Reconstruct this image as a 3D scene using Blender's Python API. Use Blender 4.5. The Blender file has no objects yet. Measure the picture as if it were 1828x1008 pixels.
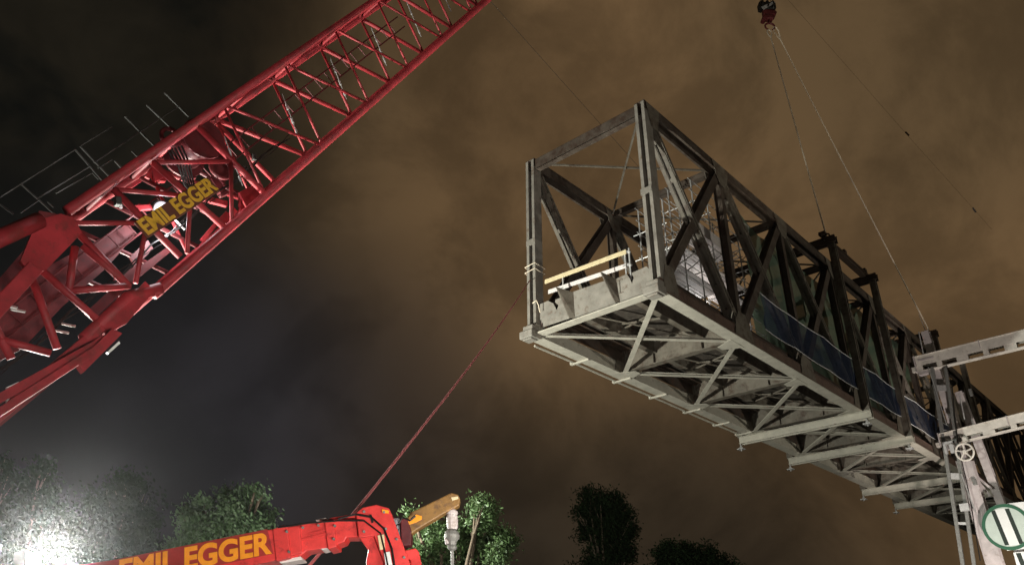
import bpy, math, random
from mathutils import Vector as V, Matrix
random.seed(7)
scn = bpy.context.scene
COL = scn.collection
EYE = 1.6

# ------------------------------------------------------------------ camera
F_PX, PITCH, ROLL = 1406.364, 0.4957, 0.0399
cp, sp = math.cos(PITCH), math.sin(PITCH)
cF = V((0, cp, sp)); cR0 = V((1, 0, 0)); cU0 = V((0, -sp, cp))
cR = cR0 * math.cos(ROLL) + cU0 * math.sin(ROLL)
cU = cU0 * math.cos(ROLL) - cR0 * math.sin(ROLL)
CAM = V((0, 0, EYE))
def ray(x, y):
    return (cF * F_PX + cR * (x - 914) - cU * (y - 504)).normalized()
def at(x, y, Y):
    r = ray(x, y); return CAM + r * (Y / r.y)
def on_plane(x, y, p0, nrm):
    r = ray(x, y); return CAM + r * ((p0 - CAM).dot(nrm) / r.dot(nrm))
cd = bpy.data.cameras.new('camera')
cd.sensor_width = 36; cd.lens = F_PX / 1828 * 36
cd.clip_start = 0.05; cd.clip_end = 4000
co = bpy.data.objects.new('camera', cd); COL.objects.link(co)
m = Matrix((cR, cU, -cF)).transposed().to_4x4(); m.translation = CAM
co.matrix_world = m
scn.camera = co

# ------------------------------------------------------------------ helpers
class MB:
    def __init__(s): s.v = []; s.f = []
    def add(s, vs, fs):
        o = len(s.v); s.v += [tuple(x) for x in vs]; s.f += [tuple(i + o for i in f) for f in fs]; return s
    def box(s, c, d):
        x, y, z = c; a, b, e = d[0] / 2, d[1] / 2, d[2] / 2
        return s.add([(x-a,y-b,z-e),(x+a,y-b,z-e),(x+a,y+b,z-e),(x-a,y+b,z-e),(x-a,y-b,z+e),(x+a,y-b,z+e),(x+a,y+b,z+e),(x-a,y+b,z+e)],
                     [(0,3,2,1),(4,5,6,7),(0,1,5,4),(1,2,6,5),(2,3,7,6),(3,0,4,7)])
    def beam(s, p, q, w, h, up=(0, 0, 1), off=(0, 0), w2=None, h2=None):
        p = V(p); q = V(q); d = (q - p).normalized(); up = V(up)
        sd = d.cross(up)
        if sd.length < 1e-4: sd = d.cross(V((1, 0.1, 0)))
        sd.normalize(); u = sd.cross(d)
        p = p + sd * off[0] + u * off[1]; q = q + sd * off[0] + u * off[1]
        w2 = w if w2 is None else w2; h2 = h if h2 is None else h2
        vs = []
        for c, W, H in ((p, w, h), (q, w2, h2)):
            vs += [c - sd*W/2 - u*H/2, c + sd*W/2 - u*H/2, c + sd*W/2 + u*H/2, c - sd*W/2 + u*H/2]
        return s.add(vs, [(0,1,2,3),(7,6,5,4),(0,4,5,1),(1,5,6,2),(2,6,7,3),(3,7,4,0)])
    def hsec(s, p, q, w, h, t=0.03, up=(0, 0, 1)):
        s.beam(p, q, w, t, up, (0, h/2)); s.beam(p, q, w, t, up, (0, -h/2)); s.beam(p, q, t, h - t - 0.002, up); return s
    def channel_pair(s, p, q, gap, h, up=(0, 0, 1), t=0.03, fl=0.1):
        for k in (-1, 1):
            s.beam(p, q, t, h, up, (k * gap / 2, 0))
            for j in (-1, 1):
                s.beam(p, q, fl, t, up, (k * (gap / 2 + fl / 2 - t / 2), j * (h / 2 + t / 2 + 0.001)))
        return s
    def tube(s, pts, r, n=8, r2=None):
        pts = [V(p) for p in pts]; N = len(pts); rings = []
        prev = None
        for i, p in enumerate(pts):
            d = (pts[min(i + 1, N - 1)] - pts[max(i - 1, 0)]).normalized()
            a = d.cross(V((0, 0, 1)))
            if a.length < 1e-3: a = d.cross(V((1, 0, 0)))
            a.normalize()
            if prev is not None and a.dot(prev) < 0: a = -a
            prev = a; b = d.cross(a)
            rr = r if r2 is None else r + (r2 - r) * i / max(N - 1, 1)
            rings.append([p + (a * math.cos(2*math.pi*k/n) + b * math.sin(2*math.pi*k/n)) * rr for k in range(n)])
        vs = [v for g in rings for v in g]; fs = []
        for i in range(N - 1):
            for k in range(n):
                k2 = (k + 1) % n; fs.append((i*n+k, i*n+k2, (i+1)*n+k2, (i+1)*n+k))
        fs.append(tuple(range(n))[::-1]); fs.append(tuple((N-1)*n + k for k in range(n)))
        return s.add(vs, fs)
    def prism(s, poly, ext):   # poly list of 3d points, ext vector
        n = len(poly); ext = V(ext); vs = [V(p) for p in poly] + [V(p) + ext for p in poly]
        return s.add(vs, [tuple(range(n))[::-1], tuple(range(n, 2*n))] + [(i, (i+1) % n, n + (i+1) % n, n + i) for i in range(n)])
    def sphere(s, c, r, n=12):
        vs = []; fs = []; c = V(c); R = n // 2
        r = V(r) if hasattr(r, '__len__') else V((r, r, r))
        for i in range(R + 1):
            a = math.pi * i / R
            for k in range(n):
                b = 2 * math.pi * k / n; vs.append((c.x + r.x*math.sin(a)*math.cos(b), c.y + r.y*math.sin(a)*math.sin(b), c.z + r.z*math.cos(a)))
        for i in range(R):
            for k in range(n): fs.append((i*n+k, (i+1)*n+k, (i+1)*n+(k+1) % n, i*n+(k+1) % n))
        return s.add(vs, fs)
    def ring(s, c, ax, R, r, n=28, m=8):
        c = V(c); ax = V(ax).normalized(); a = ax.cross(V((0.3, 0.2, 1))).normalized(); b = ax.cross(a); vs = []; fs = []
        for i in range(n):
            t = 2*math.pi*i/n; o = a*math.cos(t) + b*math.sin(t)
            for j in range(m):
                u = 2*math.pi*j/m; vs.append(c + o*(R + r*math.cos(u)) + ax*r*math.sin(u))
        for i in range(n):
            for j in range(m): fs.append((i*m+j, ((i+1) % n)*m+j, ((i+1) % n)*m+(j+1) % m, i*m+(j+1) % m))
        return s.add(vs, fs)

def obj(name, mb, mat, parent=None, smooth=False, bevel=0, label=None):
    me = bpy.data.meshes.new(name); me.from_pydata(mb.v, [], mb.f); me.update()
    me.materials.append(mat)
    if smooth:
        for p in me.polygons: p.use_smooth = True
    o = bpy.data.objects.new(name, me); COL.objects.link(o)
    if parent: o.parent = parent
    if bevel:
        b = o.modifiers.new('bevel', 'BEVEL'); b.width = bevel; b.segments = 2; b.limit_method = 'ANGLE'
    if label: o['label'] = label
    return o
def tag(o, label, cat, group=None, kind=None):
    o['label'] = label; o['category'] = cat
    if group: o['group'] = group
    if kind: o['kind'] = kind
    return o
def thing(name, label, cat, loc=(0, 0, 0), group=None):
    o = bpy.data.objects.new(name, None); COL.objects.link(o); o.location = loc; o.empty_display_size = 0.3
    return tag(o, label, cat, group)
def rebase(mb, loc):
    l = V(loc); mb.v = [tuple(V(v) - l) for v in mb.v]; return mb

# ------------------------------------------------------------------ materials
def mat(name, col, rough=0.6, metal=0.0, vary=0.25, scale=3.0, rust=0.0, rustcol=(0.09, 0.04, 0.02), bump=0.15, alpha=None, streak=False, spec=0.4, trans=0.0, fine=40.0, coat=0.0):
    m = bpy.data.materials.new(name); m.use_nodes = True; nt = m.node_tree; N = nt.nodes; L = nt.links
    b = N['Principled BSDF']; b.inputs['Roughness'].default_value = rough; b.inputs['Metallic'].default_value = metal
    b.inputs['Specular IOR Level'].default_value = spec
    b.inputs['Coat Weight'].default_value = coat
    tc = N.new('ShaderNodeTexCoord'); mp = N.new('ShaderNodeMapping'); L.new(tc.outputs['Object'], mp.inputs[0])
    if streak: mp.inputs['Scale'].default_value = (1, 1, 0.15)
    n1 = N.new('ShaderNodeTexNoise'); n1.inputs['Scale'].default_value = scale; n1.inputs['Detail'].default_value = 8; n1.inputs['Roughness'].default_value = 0.65
    L.new(mp.outputs[0], n1.inputs['Vector'])
    r1 = N.new('ShaderNodeValToRGB'); r1.color_ramp.elements[0].position = 0.3; r1.color_ramp.elements[1].position = 0.7
    r1.color_ramp.elements[0].color = tuple(c * (1 - vary) for c in col) + (1,)
    r1.color_ramp.elements[1].color = tuple(min(1, c * (1 + vary)) for c in col) + (1,)
    L.new(n1.outputs['Fac'], r1.inputs[0]); out = r1.outputs[0]
    if rust > 0:
        n2 = N.new('ShaderNodeTexNoise'); n2.inputs['Scale'].default_value = scale * 1.7; n2.inputs['Detail'].default_value = 12; n2.inputs['Roughness'].default_value = 0.75
        L.new(tc.outputs['Object'], n2.inputs['Vector'])
        r2 = N.new('ShaderNodeValToRGB'); r2.color_ramp.elements[0].position = 0.62 - rust * 0.3; r2.color_ramp.elements[1].position = 0.72 - rust * 0.2
        L.new(n2.outputs['Fac'], r2.inputs[0])
        mx = N.new('ShaderNodeMix'); mx.data_type = 'RGBA'; L.new(r2.outputs[0], mx.inputs[0]); L.new(out, mx.inputs[6]); mx.inputs[7].default_value = rustcol + (1,)
        out = mx.outputs[2]
    L.new(out, b.inputs['Base Color'])
    n3 = N.new('ShaderNodeTexNoise'); n3.inputs['Scale'].default_value = fine; n3.inputs['Detail'].default_value = 6
    L.new(tc.outputs['Object'], n3.inputs['Vector'])
    bp = N.new('ShaderNodeBump'); bp.inputs['Strength'].default_value = bump; bp.inputs['Distance'].default_value = 0.02
    L.new(n3.outputs['Fac'], bp.inputs['Height']); L.new(bp.outputs[0], b.inputs['Normal'])
    mr = N.new('ShaderNodeMapRange'); mr.inputs[3].default_value = max(0.05, rough - 0.12); mr.inputs[4].default_value = min(1, rough + 0.15)
    L.new(n1.outputs['Fac'], mr.inputs[0]); L.new(mr.outputs[0], b.inputs['Roughness'])
    if trans:
        tl = N.new('ShaderNodeBsdfTranslucent'); L.new(out, tl.inputs[0]); ms = N.new('ShaderNodeMixShader'); ms.inputs[0].default_value = trans
        L.new(b.outputs[0], ms.inputs[1]); L.new(tl.outputs[0], ms.inputs[2]); L.new(ms.outputs[0], N['Material Output'].inputs[0]); last = ms
    else: last = b
    if alpha is not None:
        tr = N.new('ShaderNodeBsdfTransparent'); ms = N.new('ShaderNodeMixShader'); ms.inputs[0].default_value = alpha
        L.new(tr.outputs[0], ms.inputs[1]); L.new(last.outputs[0], ms.inputs[2]); L.new(ms.outputs[0], N['Material Output'].inputs[0])
    return m
def emis(name, col, st):
    m = bpy.data.materials.new(name); m.use_nodes = True; b = m.node_tree.nodes['Principled BSDF']
    b.inputs['Base Color'].default_value = (0.8, 0.8, 0.8, 1); b.inputs['Emission Color'].default_value = col + (1,); b.inputs['Emission Strength'].default_value = st
    return m
M = dict(
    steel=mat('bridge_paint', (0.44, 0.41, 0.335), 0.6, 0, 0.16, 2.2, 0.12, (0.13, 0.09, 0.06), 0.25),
    steel2=mat('bridge_paint_dark', (0.15, 0.13, 0.10), 0.65, 0, 0.3, 1.5, 0.4, (0.07, 0.045, 0.03), 0.35),  # darker, rustier tone of the bridge paint
    web=mat('shaded_web_paint', (0.085, 0.066, 0.05), 0.65, 0, 0.4, 1.5, 0.5, (0.05, 0.03, 0.02), 0.35),  # darker copy of the bridge paint, truss shade put into the colour
    chordside=mat('shaded_chord_paint', (0.12, 0.075, 0.055), 0.65, 0, 0.3, 2, 0.4, (0.07, 0.035, 0.025), 0.3),  # right chord's unlit side, its shade painted as dark brown
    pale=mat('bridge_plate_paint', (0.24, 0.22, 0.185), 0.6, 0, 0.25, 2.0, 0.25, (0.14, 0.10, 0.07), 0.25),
    timber=mat('sleeper_timber', (0.055, 0.043, 0.032), 0.85, 0, 0.5, 2.5, 0.3, (0.10, 0.09, 0.07), 0.5, streak=False),
    galv=mat('galvanised_steel', (0.50, 0.49, 0.47), 0.4, 0.35, 0.2, 6, 0.1, (0.2, 0.15, 0.1), 0.1),
    railst=mat('dim_rail_steel', (0.05, 0.05, 0.045), 0.6, 0.2, 0.3, 6),
    galvdark=mat('dull_grey_steel', (0.22, 0.22, 0.20), 0.55, 0.3, 0.25, 6, 0.2, (0.12, 0.08, 0.05), 0.15),
    darkst=mat('dark_brown_steel', (0.055, 0.038, 0.028), 0.6, 0, 0.4, 2, 0.4, (0.08, 0.04, 0.02), 0.3),
    tower=mat('tower_paint', (0.50, 0.45, 0.43), 0.55, 0, 0.22, 1.6, 0.22, (0.24, 0.19, 0.15), 0.2),
    towerb=mat('tower_beam_paint', (0.66, 0.62, 0.54), 0.5, 0, 0.2, 1.8, 0.15, (0.28, 0.22, 0.16), 0.2),
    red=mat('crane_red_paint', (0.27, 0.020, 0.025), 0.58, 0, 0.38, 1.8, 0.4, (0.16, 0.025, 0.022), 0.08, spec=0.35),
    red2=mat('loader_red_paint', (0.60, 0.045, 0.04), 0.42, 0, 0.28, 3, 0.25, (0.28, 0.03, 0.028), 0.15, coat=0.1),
    deepred=mat('deep_red_paint', (0.10, 0.014, 0.016), 0.55, 0, 0.4, 2.5, 0.3, (0.06, 0.02, 0.02), 0.2),  # darker red for far boom members, inner plates and hook
    midred=mat('dark_red_panel', (0.30, 0.028, 0.022), 0.5, 0, 0.25, 3, 0.2, (0.18, 0.02, 0.02)),
    banner=mat('dark_banner_board', (0.11, 0.035, 0.02), 0.6, 0, 0.2, 3),
    yellow=mat('yellow_lettering', (0.62, 0.36, 0.035), 0.5, 0, 0.15, 8, 0.1, (0.25, 0.13, 0.03)),
    orange=mat('orange_lettering', (0.85, 0.30, 0.02), 0.45, 0, 0.12, 8),
    yrail=mat('cream_rail_wood', (0.66, 0.55, 0.33), 0.6, 0, 0.15, 5, 0.1, (0.4, 0.28, 0.12)),
    wrail=mat('white_rail', (0.72, 0.66, 0.62), 0.5, 0, 0.12, 5, 0.12, (0.35, 0.3, 0.27)),
    black=mat('black_grease_steel', (0.012, 0.011, 0.010), 0.45, 0.2, 0.4, 5),
    rope=mat('pale_sling_fibre', (0.80, 0.68, 0.52), 0.8, 0, 0.2, 12),
    redrope=mat('red_tag_rope', (0.45, 0.13, 0.13), 0.8, 0, 0.2, 30),
    wire=mat('dark_wire', (0.03, 0.025, 0.02), 0.5, 0.3, 0.2, 12),
    blue=mat('blue_netting', (0.020, 0.036, 0.085), 0.75, 0, 0.35, 1.2, 0.2, (0.06, 0.075, 0.10), 0.5, alpha=0.55, trans=0.3),
    green=mat('green_netting', (0.17, 0.25, 0.175), 0.8, 0, 0.35, 0.9, 0.3, (0.22, 0.25, 0.19), 0.8, alpha=0.9, trans=0.35),
    edge=mat('white_edge_tape', (0.6, 0.6, 0.58), 0.6, 0, 0.15, 8),
    whiteb=mat('white_sign_board', (0.72, 0.74, 0.70), 0.5, 0, 0.06, 3),
    palegreen=mat('pale_green_print', (0.46, 0.54, 0.47), 0.5, 0, 0.08, 3),
    dkgreen=mat('dark_green_print', (0.02, 0.10, 0.05), 0.5, 0, 0.15, 5),
    blackg=mat('black_green_print', (0.01, 0.02, 0.013), 0.5, 0, 0.15, 5),
    brown=mat('brown_arm_paint', (0.22, 0.12, 0.035), 0.5, 0, 0.35, 4, 0.35, (0.09, 0.05, 0.03)),
    chrome=mat('cylinder_rod_steel', (0.6, 0.62, 0.65), 0.25, 0.7, 0.1, 8),
    blackrub=mat('black_rubber', (0.02, 0.02, 0.02), 0.8, 0, 0.3, 5),
    bark=mat('tree_bark', (0.10, 0.075, 0.05), 0.9, 0, 0.4, 5, bump=0.7),
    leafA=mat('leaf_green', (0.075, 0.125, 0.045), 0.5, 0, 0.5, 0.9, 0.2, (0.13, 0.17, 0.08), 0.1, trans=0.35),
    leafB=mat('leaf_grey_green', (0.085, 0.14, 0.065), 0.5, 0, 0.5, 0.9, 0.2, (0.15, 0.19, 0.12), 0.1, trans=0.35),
    leafC=mat('leaf_unlit_green', (0.014, 0.024, 0.010), 0.95, 0, 0.5, 0.6, 0.2, (0.02, 0.03, 0.014), 0.1, trans=0.1, spec=0.04),  # leaf colour darkened in place of weak light on these trees
    ground=mat('asphalt_ground', (0.05, 0.048, 0.045), 0.9, 0, 0.3, 0.4, 0.3, (0.08, 0.075, 0.065), 0.5, fine=15),
    lens=emis('lit_lamp_lens', (1.0, 0.97, 0.88), 60.0),
    lens2=emis('small_lit_lamp_lens', (0.85, 0.92, 1.0), 1.0),
)

# ------------------------------------------------------------------ ground
g = MB(); R = 1500; n = 40
for i in range(n):
    for j in range(n):
        pass
g.add([(-R, -R, 0), (R, -R, 0), (R, R, 0), (-R, R, 0)], [(0, 1, 2, 3)])
go = obj('ground', g, M['ground']); go['kind'] = 'structure'

# ------------------------------------------------------------------ bridge
A0 = V((0.986, 27.0772, 12.2803)) + V((0, 0, EYE))
ax = V((0.72597502, -0.6876234, 0.01159004)).normalized()
az = V((-0.03652734, -0.02172464, 0.99909649)).normalized()
ay = az.cross(ax).normalized()
BM = Matrix((ax, ay, az)).transposed().to_4x4(); BM.translation = A0
def blocal(x, y, axis, val):
    p = on_plane(x, y, A0 + (ax, ay, az)[axis] * val, (ax, ay, az)[axis]) - A0
    return V((p.dot(ax), p.dot(ay), p.dot(az)))
def bthing(name, label, cat, loc=(0, 0, 0), group=None):
    o = thing(name, label, cat, group=group)
    o.matrix_world = BM @ Matrix.Translation(V(loc)); return o
W, H = 5.5, 8.09
YK = [0, 5.5, 11.2, 17.0, 22.8, 28.5, 34.6, 40.6, 46.4, 52.2, 58.0]
NP = len(YK) - 1
br = bthing('truss_bridge', 'long grey steel truss bridge with X braced underside hanging high in the night air', 'bridge')
X1 = (1, 0, 0)
for sx, x in ((-1, 0.0), (1, W)):
    # bottom chord: wide trough, top chord: box with flat cover plates
    b = MB()
    b.beam((x, -0.25, 0), (x, YK[-1] + .2, 0), 0.50, 0.03, (0, 0, 1), (0, 0.0))
    bc = obj('bottom_chord', b, M['steel'], br)
    b = MB()
    for k in (-1, 1): b.beam((x + k*0.19, -0.25, 0.24), (x + k*0.19, YK[-1] + .2, 0.24), 0.03, 0.44)
    b.beam((x, -0.25, 0.472), (x, YK[-1] + .2, 0.472), 0.46, 0.02)
    b.beam((x + sx*.235, -0.25, 0.04), (x + sx*.235, YK[-1] + .2, 0.04), 0.06, 0.03)
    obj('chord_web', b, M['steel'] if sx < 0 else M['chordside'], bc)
    b = MB()
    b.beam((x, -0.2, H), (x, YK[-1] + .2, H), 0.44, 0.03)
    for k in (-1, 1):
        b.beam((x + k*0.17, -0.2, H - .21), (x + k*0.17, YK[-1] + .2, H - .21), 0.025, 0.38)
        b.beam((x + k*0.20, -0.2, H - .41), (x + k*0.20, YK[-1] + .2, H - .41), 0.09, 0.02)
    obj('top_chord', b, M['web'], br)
    for k, y in enumerate(YK):
        end = k in (0, NP)
        if end:
            b = MB()
            b.beam((x - .20, y, .5), (x - .20, y, H - .42), 0.03, 0.42, (0, 1, 0)); b.beam((x + .20, y, .5), (x + .20, y, H - .42), 0.03, 0.42, (0, 1, 0))
            b.beam((x, y + .02, .5), (x, y + .02, H - .42), 0.36, 0.03, (0, 1, 0))
            for s_ in (-1, 1):
                b.beam((x + s_*.15, y - .22, .5), (x + s_*.15, y - .22, H - .05), .13, .02, (0, 1, 0))
                b.beam((x + s_*.15, y + .22, .5), (x + s_*.15, y + .22, H - .05), .13, .02, (0, 1, 0))
            obj('end_post', b, M['pale'], br)
            b = MB().beam((x - sx*.02, y - .24, 3.95), (x - sx*.02, y - .24, 4.2), .46, .05, (0, 1, 0))
            obj('splice_plate', b, M['pale'], br)
        else:
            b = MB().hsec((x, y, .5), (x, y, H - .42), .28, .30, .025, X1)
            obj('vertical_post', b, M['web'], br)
        # node gussets
        for o_ in (-.235, .235) if not end else (sx * .235,):
            d_ = .75 if not end else .5
            yy = y if not end else y + (.35 if k == 0 else -.35)
            b = MB().prism([(x+o_-.008, yy-d_, .05), (x+o_-.008, yy+d_, .05), (x+o_-.008, yy+d_*.75, .75), (x+o_-.008, yy+.25, 1.15), (x+o_-.008, yy-.25, 1.15), (x+o_-.008, yy-d_*.75, .75)], (.016, 0, 0)); obj('gusset_plate', b, M['steel2'], br)
            b = MB().prism([(x+o_-.008, yy-d_*.9, H-.02), (x+o_-.008, yy-d_*.6, H-.75), (x+o_-.008, yy-.2, H-1.1), (x+o_-.008, yy+.2, H-1.1), (x+o_-.008, yy+d_*.6, H-.75), (x+o_-.008, yy+d_*.9, H-.02)], (.016, 0, 0)); obj('gusset_plate', b, M['steel2'], br)
    for k in range(NP):
        y0, y1 = YK[k], YK[k+1]
        # heavy diagonal L(k) -> U(k+1)
        p, q = V((x, y0 + .15, .55)), V((x, y1 - .12, H - .5))
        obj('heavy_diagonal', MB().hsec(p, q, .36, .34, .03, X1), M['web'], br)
        # light twin-bar diagonal U(k) -> L(k+1)
        b = MB(); p, q = V((x, y0 + .15, H - .5)), V((x, y1 - .15, .55))
        for s_ in (-1, 1):
            b.beam(p, q, .09, .03, X1, (s_*.10, .19)); b.beam(p, q, .09, .03, X1, (s_*.10, -.19))
            b.beam(p, q, .02, .12, X1, (s_*.14, .11)); b.beam(p, q, .02, .12, X1, (s_*.14, -.11))
        for t in (.12, .3, .62, .8, .92):
            c = p.lerp(q, t); dd = (q - p).normalized() * .09
            b.beam(c - dd, c + dd, .26, .42, X1)
        obj('twin_bar_diagonal', b, M['steel2'], br)
# bearing blocks under the end post feet
for x in (0, W):
    b = MB(); b.box((x - .02, -.32, .02), (.62, .52, .30)); b.box((x - .02, -.32, -.16), (.42, .38, .06)); b.box((x, -.28, .29), (.48, .4, .2))
    obj('bearing_block', b, M['pale'], br, bevel=.04)
# floor beams, laterals, stringers, deck
for k, y in enumerate(YK):
    b = MB()
    if k == 0:
        b.beam((.26, y - .12, .06), (W - .26, y - .12, .06), .36, .05)
        obj('end_beam_flange', b, M['steel'], br)
        continue
    b.hsec((.26, y, .62), (W - .26, y, .62), .34, 1.05, .03)
    for xx in (1.72, 3.95): b.beam((xx, y, .13), (xx, y, 1.1), .02, .3, (0, 1, 0))
    obj('floor_beam', b, M['steel2'], br)
for k in range(NP):
    y0, y1 = YK[k], YK[k+1]
    for (xa, xb, zo) in ((.25, W - .25, 0.035), (W - .25, .25, -0.02)):
        b = MB(); b.beam((xa, y0 + .1, .03 + zo), (xb, y1 - .1, .03 + zo), .20, .014); b.beam((xa, y0 + .1, .10 + zo), (xb, y1 - .1, .10 + zo), .014, .12)
        obj('lateral_brace', b, M['steel'], br)
    # top laterals thin
    b = MB()
    b.beam((.2, y0 + .1, H - .15), (W - .2, y1 - .1, H - .15), .07, .07); b.beam((W - .2, y0 + .1, H - .23), (.2, y1 - .1, H - .23), .07, .07)
    obj('top_lateral_brace', b, M['steel2'], br)
    obj('bottom_node_plate', MB().prism([(W-.1, y1-.55, -.03), (W-.85, y1-.18, -.03), (W-.85, y1+.18, -.03), (W-.1, y1+.55, -.03)], (0, 0, .012)), M['steel'], br)
    obj('bottom_node_plate', MB().prism([(.1, y1-.55, -.03), (.1, y1+.55, -.03), (.85, y1+.18, -.03), (.85, y1-.18, -.03)], (0, 0, .012)), M['steel'], br)
for y in YK:
    b = MB(); b.hsec((.2, y, H - (.28 if y == 0 else .2)), (W - .2, y, H - (.28 if y == 0 else .2)), .24, .5 if y == 0 else .3, .02)
    if y == 0: b.beam((.22, -.14, H - .28), (W - .22, -.14, H - .28), .012, .44)
    obj('top_strut', b, M['web'], br)
for x in (1.72, 3.95):
    for k in range(NP):
        y0, y1 = YK[k], YK[k+1]
        b = MB().hsec((x, y0 + .03 + (.0 if k else -.1), .82), (x, y1 - .03, .82), .26, .5, .025)
        obj('stringer', b, M['steel2'], br)
    
for k in range(NP):   # stringer cross frames + sleepers and planks per bay
    y0, y1 = YK[k], YK[k+1]
    b = MB()
    for t in (.5,):
        y = y0 + (y1 - y0) * t
        b.beam((1.86, y, .62), (3.82, y, .95), .06, .06); b.beam((1.86, y + .08, .95), (3.82, y + .08, .62), .06, .06)
    b.beam((1.86, y0 + .3, .58), (3.82, y1 - .3, .58), .10, .012)
    obj('stringer_bracing', b, M['steel2'], br)
    b = MB(); y = y0 + .05
    while y < y1 - .1:
        b.box((W/2, y + .3, 1.19 + random.uniform(0, .006)), (4.6, .58, .12)); y += .6
    obj('sleeper_deck', b, M['timber'], br)
    for xw in (.44, W - .44):
        b = MB(); b.box((xw, (y0 + y1) / 2, 1.04), (.50, y1 - y0 - .2, .04)); b.box((xw, (y0 + y1) / 2, .98), (.06, y1 - y0 - .3, .08))
        obj('light_block_sheet', b, M['darkst'], br)  # sheets added to block light leaking past the deck edge
        xf = .235 if xw < 1 else W - .235
        obj('light_block_fascia', MB().beam((xf, y0 + .2, .77), (xf, y1 - .2, .77), .02, .50), M['darkst'], br)  # upright plate added to keep leaking light off the diagonals
# end closure plates with notches (traced on the end plane)
def endpts(lst): return [blocal(920 + u / 5.04, 420 + v_ / 5.04, 1, -.05) for u, v_ in lst]
def endplate(lst, ext=.03, m_='pale'): return obj('end_web_plate', MB().prism([(p.x, p.y, p.z) for p in endpts(lst)], (0, ext, 0)), M[m_], br)
endplate([(222, 832), (222, 618), (292, 588), (340, 610), (372, 672), (388, 628), (356, 598), (362, 576), (432, 552), (486, 745)])
endplate([(528, 740), (505, 512), (832, 398), (905, 618)])
endplate([(938, 606), (895, 396), (1000, 346), (1030, 388), (1050, 432), (1064, 380), (1046, 338), (1180, 278), (1225, 330), (1244, 398), (1228, 470), (1196, 540)])
for lst in ([(440, 505), (520, 515), (535, 745), (500, 752)], [(836, 372), (905, 395), (940, 606), (912, 614)]):
    P = endpts(lst)
    b = MB(); b.prism([(P[0].x, -.55, P[0].z), (P[1].x, -.03, P[1].z), (P[2].x, -.03, P[2].z), (P[3].x, -.18, P[3].z)], (.03, 0, 0))
    obj('end_bracket', b, M['steel2'], br)
# conduits along the left chord with cross brackets
b = MB()
for xo, zo in ((-.38, .12), (-.50, .0)):
    b2 = MB(); pts = [(xo, .5 + i * 1.5, zo + .012 * math.sin(i * 1.3)) for i in range(12)]
    b2.tube(pts, (.045 if xo < -.45 else .04), 6)
    obj('conduit_pipe', b2, M['steel'], br)
for y in (2.9, 5.8, 8.6, 11.5, 14.3, 16.6):
    b = MB(); b.beam((-.62, y, -.06), (.28, y, -.06), .09, .07); b.box((-.58, y, -.01), (.10, .16, .14))
    obj('pipe_bracket', b, M['steel'], br)
for i in range(6):     # refuge nuts on the chord edge
    pass

# portal barrier
ba = bthing('barrier', 'yellow and white two rail barrier standing across the open bridge end', 'barrier')
pa = blocal(973, 503, 1, -.0); pb = blocal(1118, 449, 1, 0); pc = blocal(979, 521, 1, 0); pd = blocal(1118, 474, 1, 0)
obj('top_rail', MB().beam(pa, pb, .05, .17), M['yrail'], ba, bevel=.01)
obj('bottom_rail', MB().beam(pc, pd, .05, .16), M['wrail'], ba, bevel=.01)
for px in (1005, 1114, 1121):
    t = (px - 973) / 145
    top = pa.lerp(pb, t) + V((0, .06, .14)); 
    b = MB().beam((top.x, .06, 1.0), top, .05, .05, (0, 1, 0)); b.box((top.x, .03, top.z - .16), (.12, .1, .06)); b.box((top.x, .03, top.z - .68), (.14, .12, .07))
    obj('post', b, M['galv'], ba)

# rope loops on the left end post
b = MB()
for z in (3.0, 2.75): b.tube([(-.26, -.3, z), (.26, -.3, z + .05), (.26, .3, z), (-.26, .3, z - .04), (-.26, -.3, z)], .018, 6)
lp = bthing('rope_loop', 'thin pale rope wound round the left end post of the bridge', 'rope')
obj('rope_winding', b, M['rope'], lp)
b = MB().tube([(.1, -.28, 1.35), (.32, -.32, 1.38), (.38, -.28, 1.2), (.39, -.2, .9)], .02, 6)
obj('rope_end', b, M['rope'], lp)

# ------------------------------------------------------------------ lifting frames
def lifting_frame(y, label, top=9.12):
    t = bthing('lifting_frame', label, 'lifting frame', group='steel lifting frames strapped round the bridge')
    b = MB(); b.channel_pair((-.72, y, -.20), (6.1, y, -.20), .26, .30, t=.03, fl=.1); 
    for x in (-.6, .9, 2.7, 4.6, 5.9): b.box((x, y, -.20), (.10, .22, .27))
    obj('bottom_cross_beam', b, M['steel'], t)
    for x in (-.62, 5.92):
        b = MB().channel_pair((x, y, -.06), (x, y, top), .2, .28, X1, t=.03, fl=.07)
        for i in range(9): b.box((x, y, .6 + i), (.26, .24, .12))
        obj('hanger_post', b, M['steel2'], t)
        b = MB().tube([(x - .12, y, -.72), (x - .12, y, .1)], .035, 8)
        b.box((x - .12, y, -.62), (.34, .3, .05)); b.tube([(x - .12, y, -.60), (x - .12, y, -.48)], .07, 6)
        obj('threaded_rod', b, M['galv'], t)
    b = MB().channel_pair((-.8, y, top + .22), (6.2, y, top + .22), .26, .34, t=.03, fl=.1)
    obj('top_cross_beam', b, M['darkst'], t)
    return t
lifting_frame(17.25, 'dark steel lifting frame round the bridge, directly below the pale sling end')
lifting_frame(23.1, 'dark steel lifting frame round the bridge, second from the open end')
lifting_frame(34.1, 'dark steel lifting frame round the bridge, just left of the pale support tower head')
lifting_frame(40.2, 'dark steel lifting frame round the bridge, farthest one behind the support tower')
sb = bthing('spreader_beam', 'dark rusty beam lying along the bridge top between the two near lifting frames', 'beam')
obj('beam', MB().hsec((5.55, 17.0, 9.62), (5.55, 23.4, 9.62), .3, .34, .03), M['darkst'], sb)
b = MB()
for y in (17.3, 20, 23.0): b.box((5.55, y, 9.9), (.35, .3, .2))
obj('lug', b, M['darkst'], sb)

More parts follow.
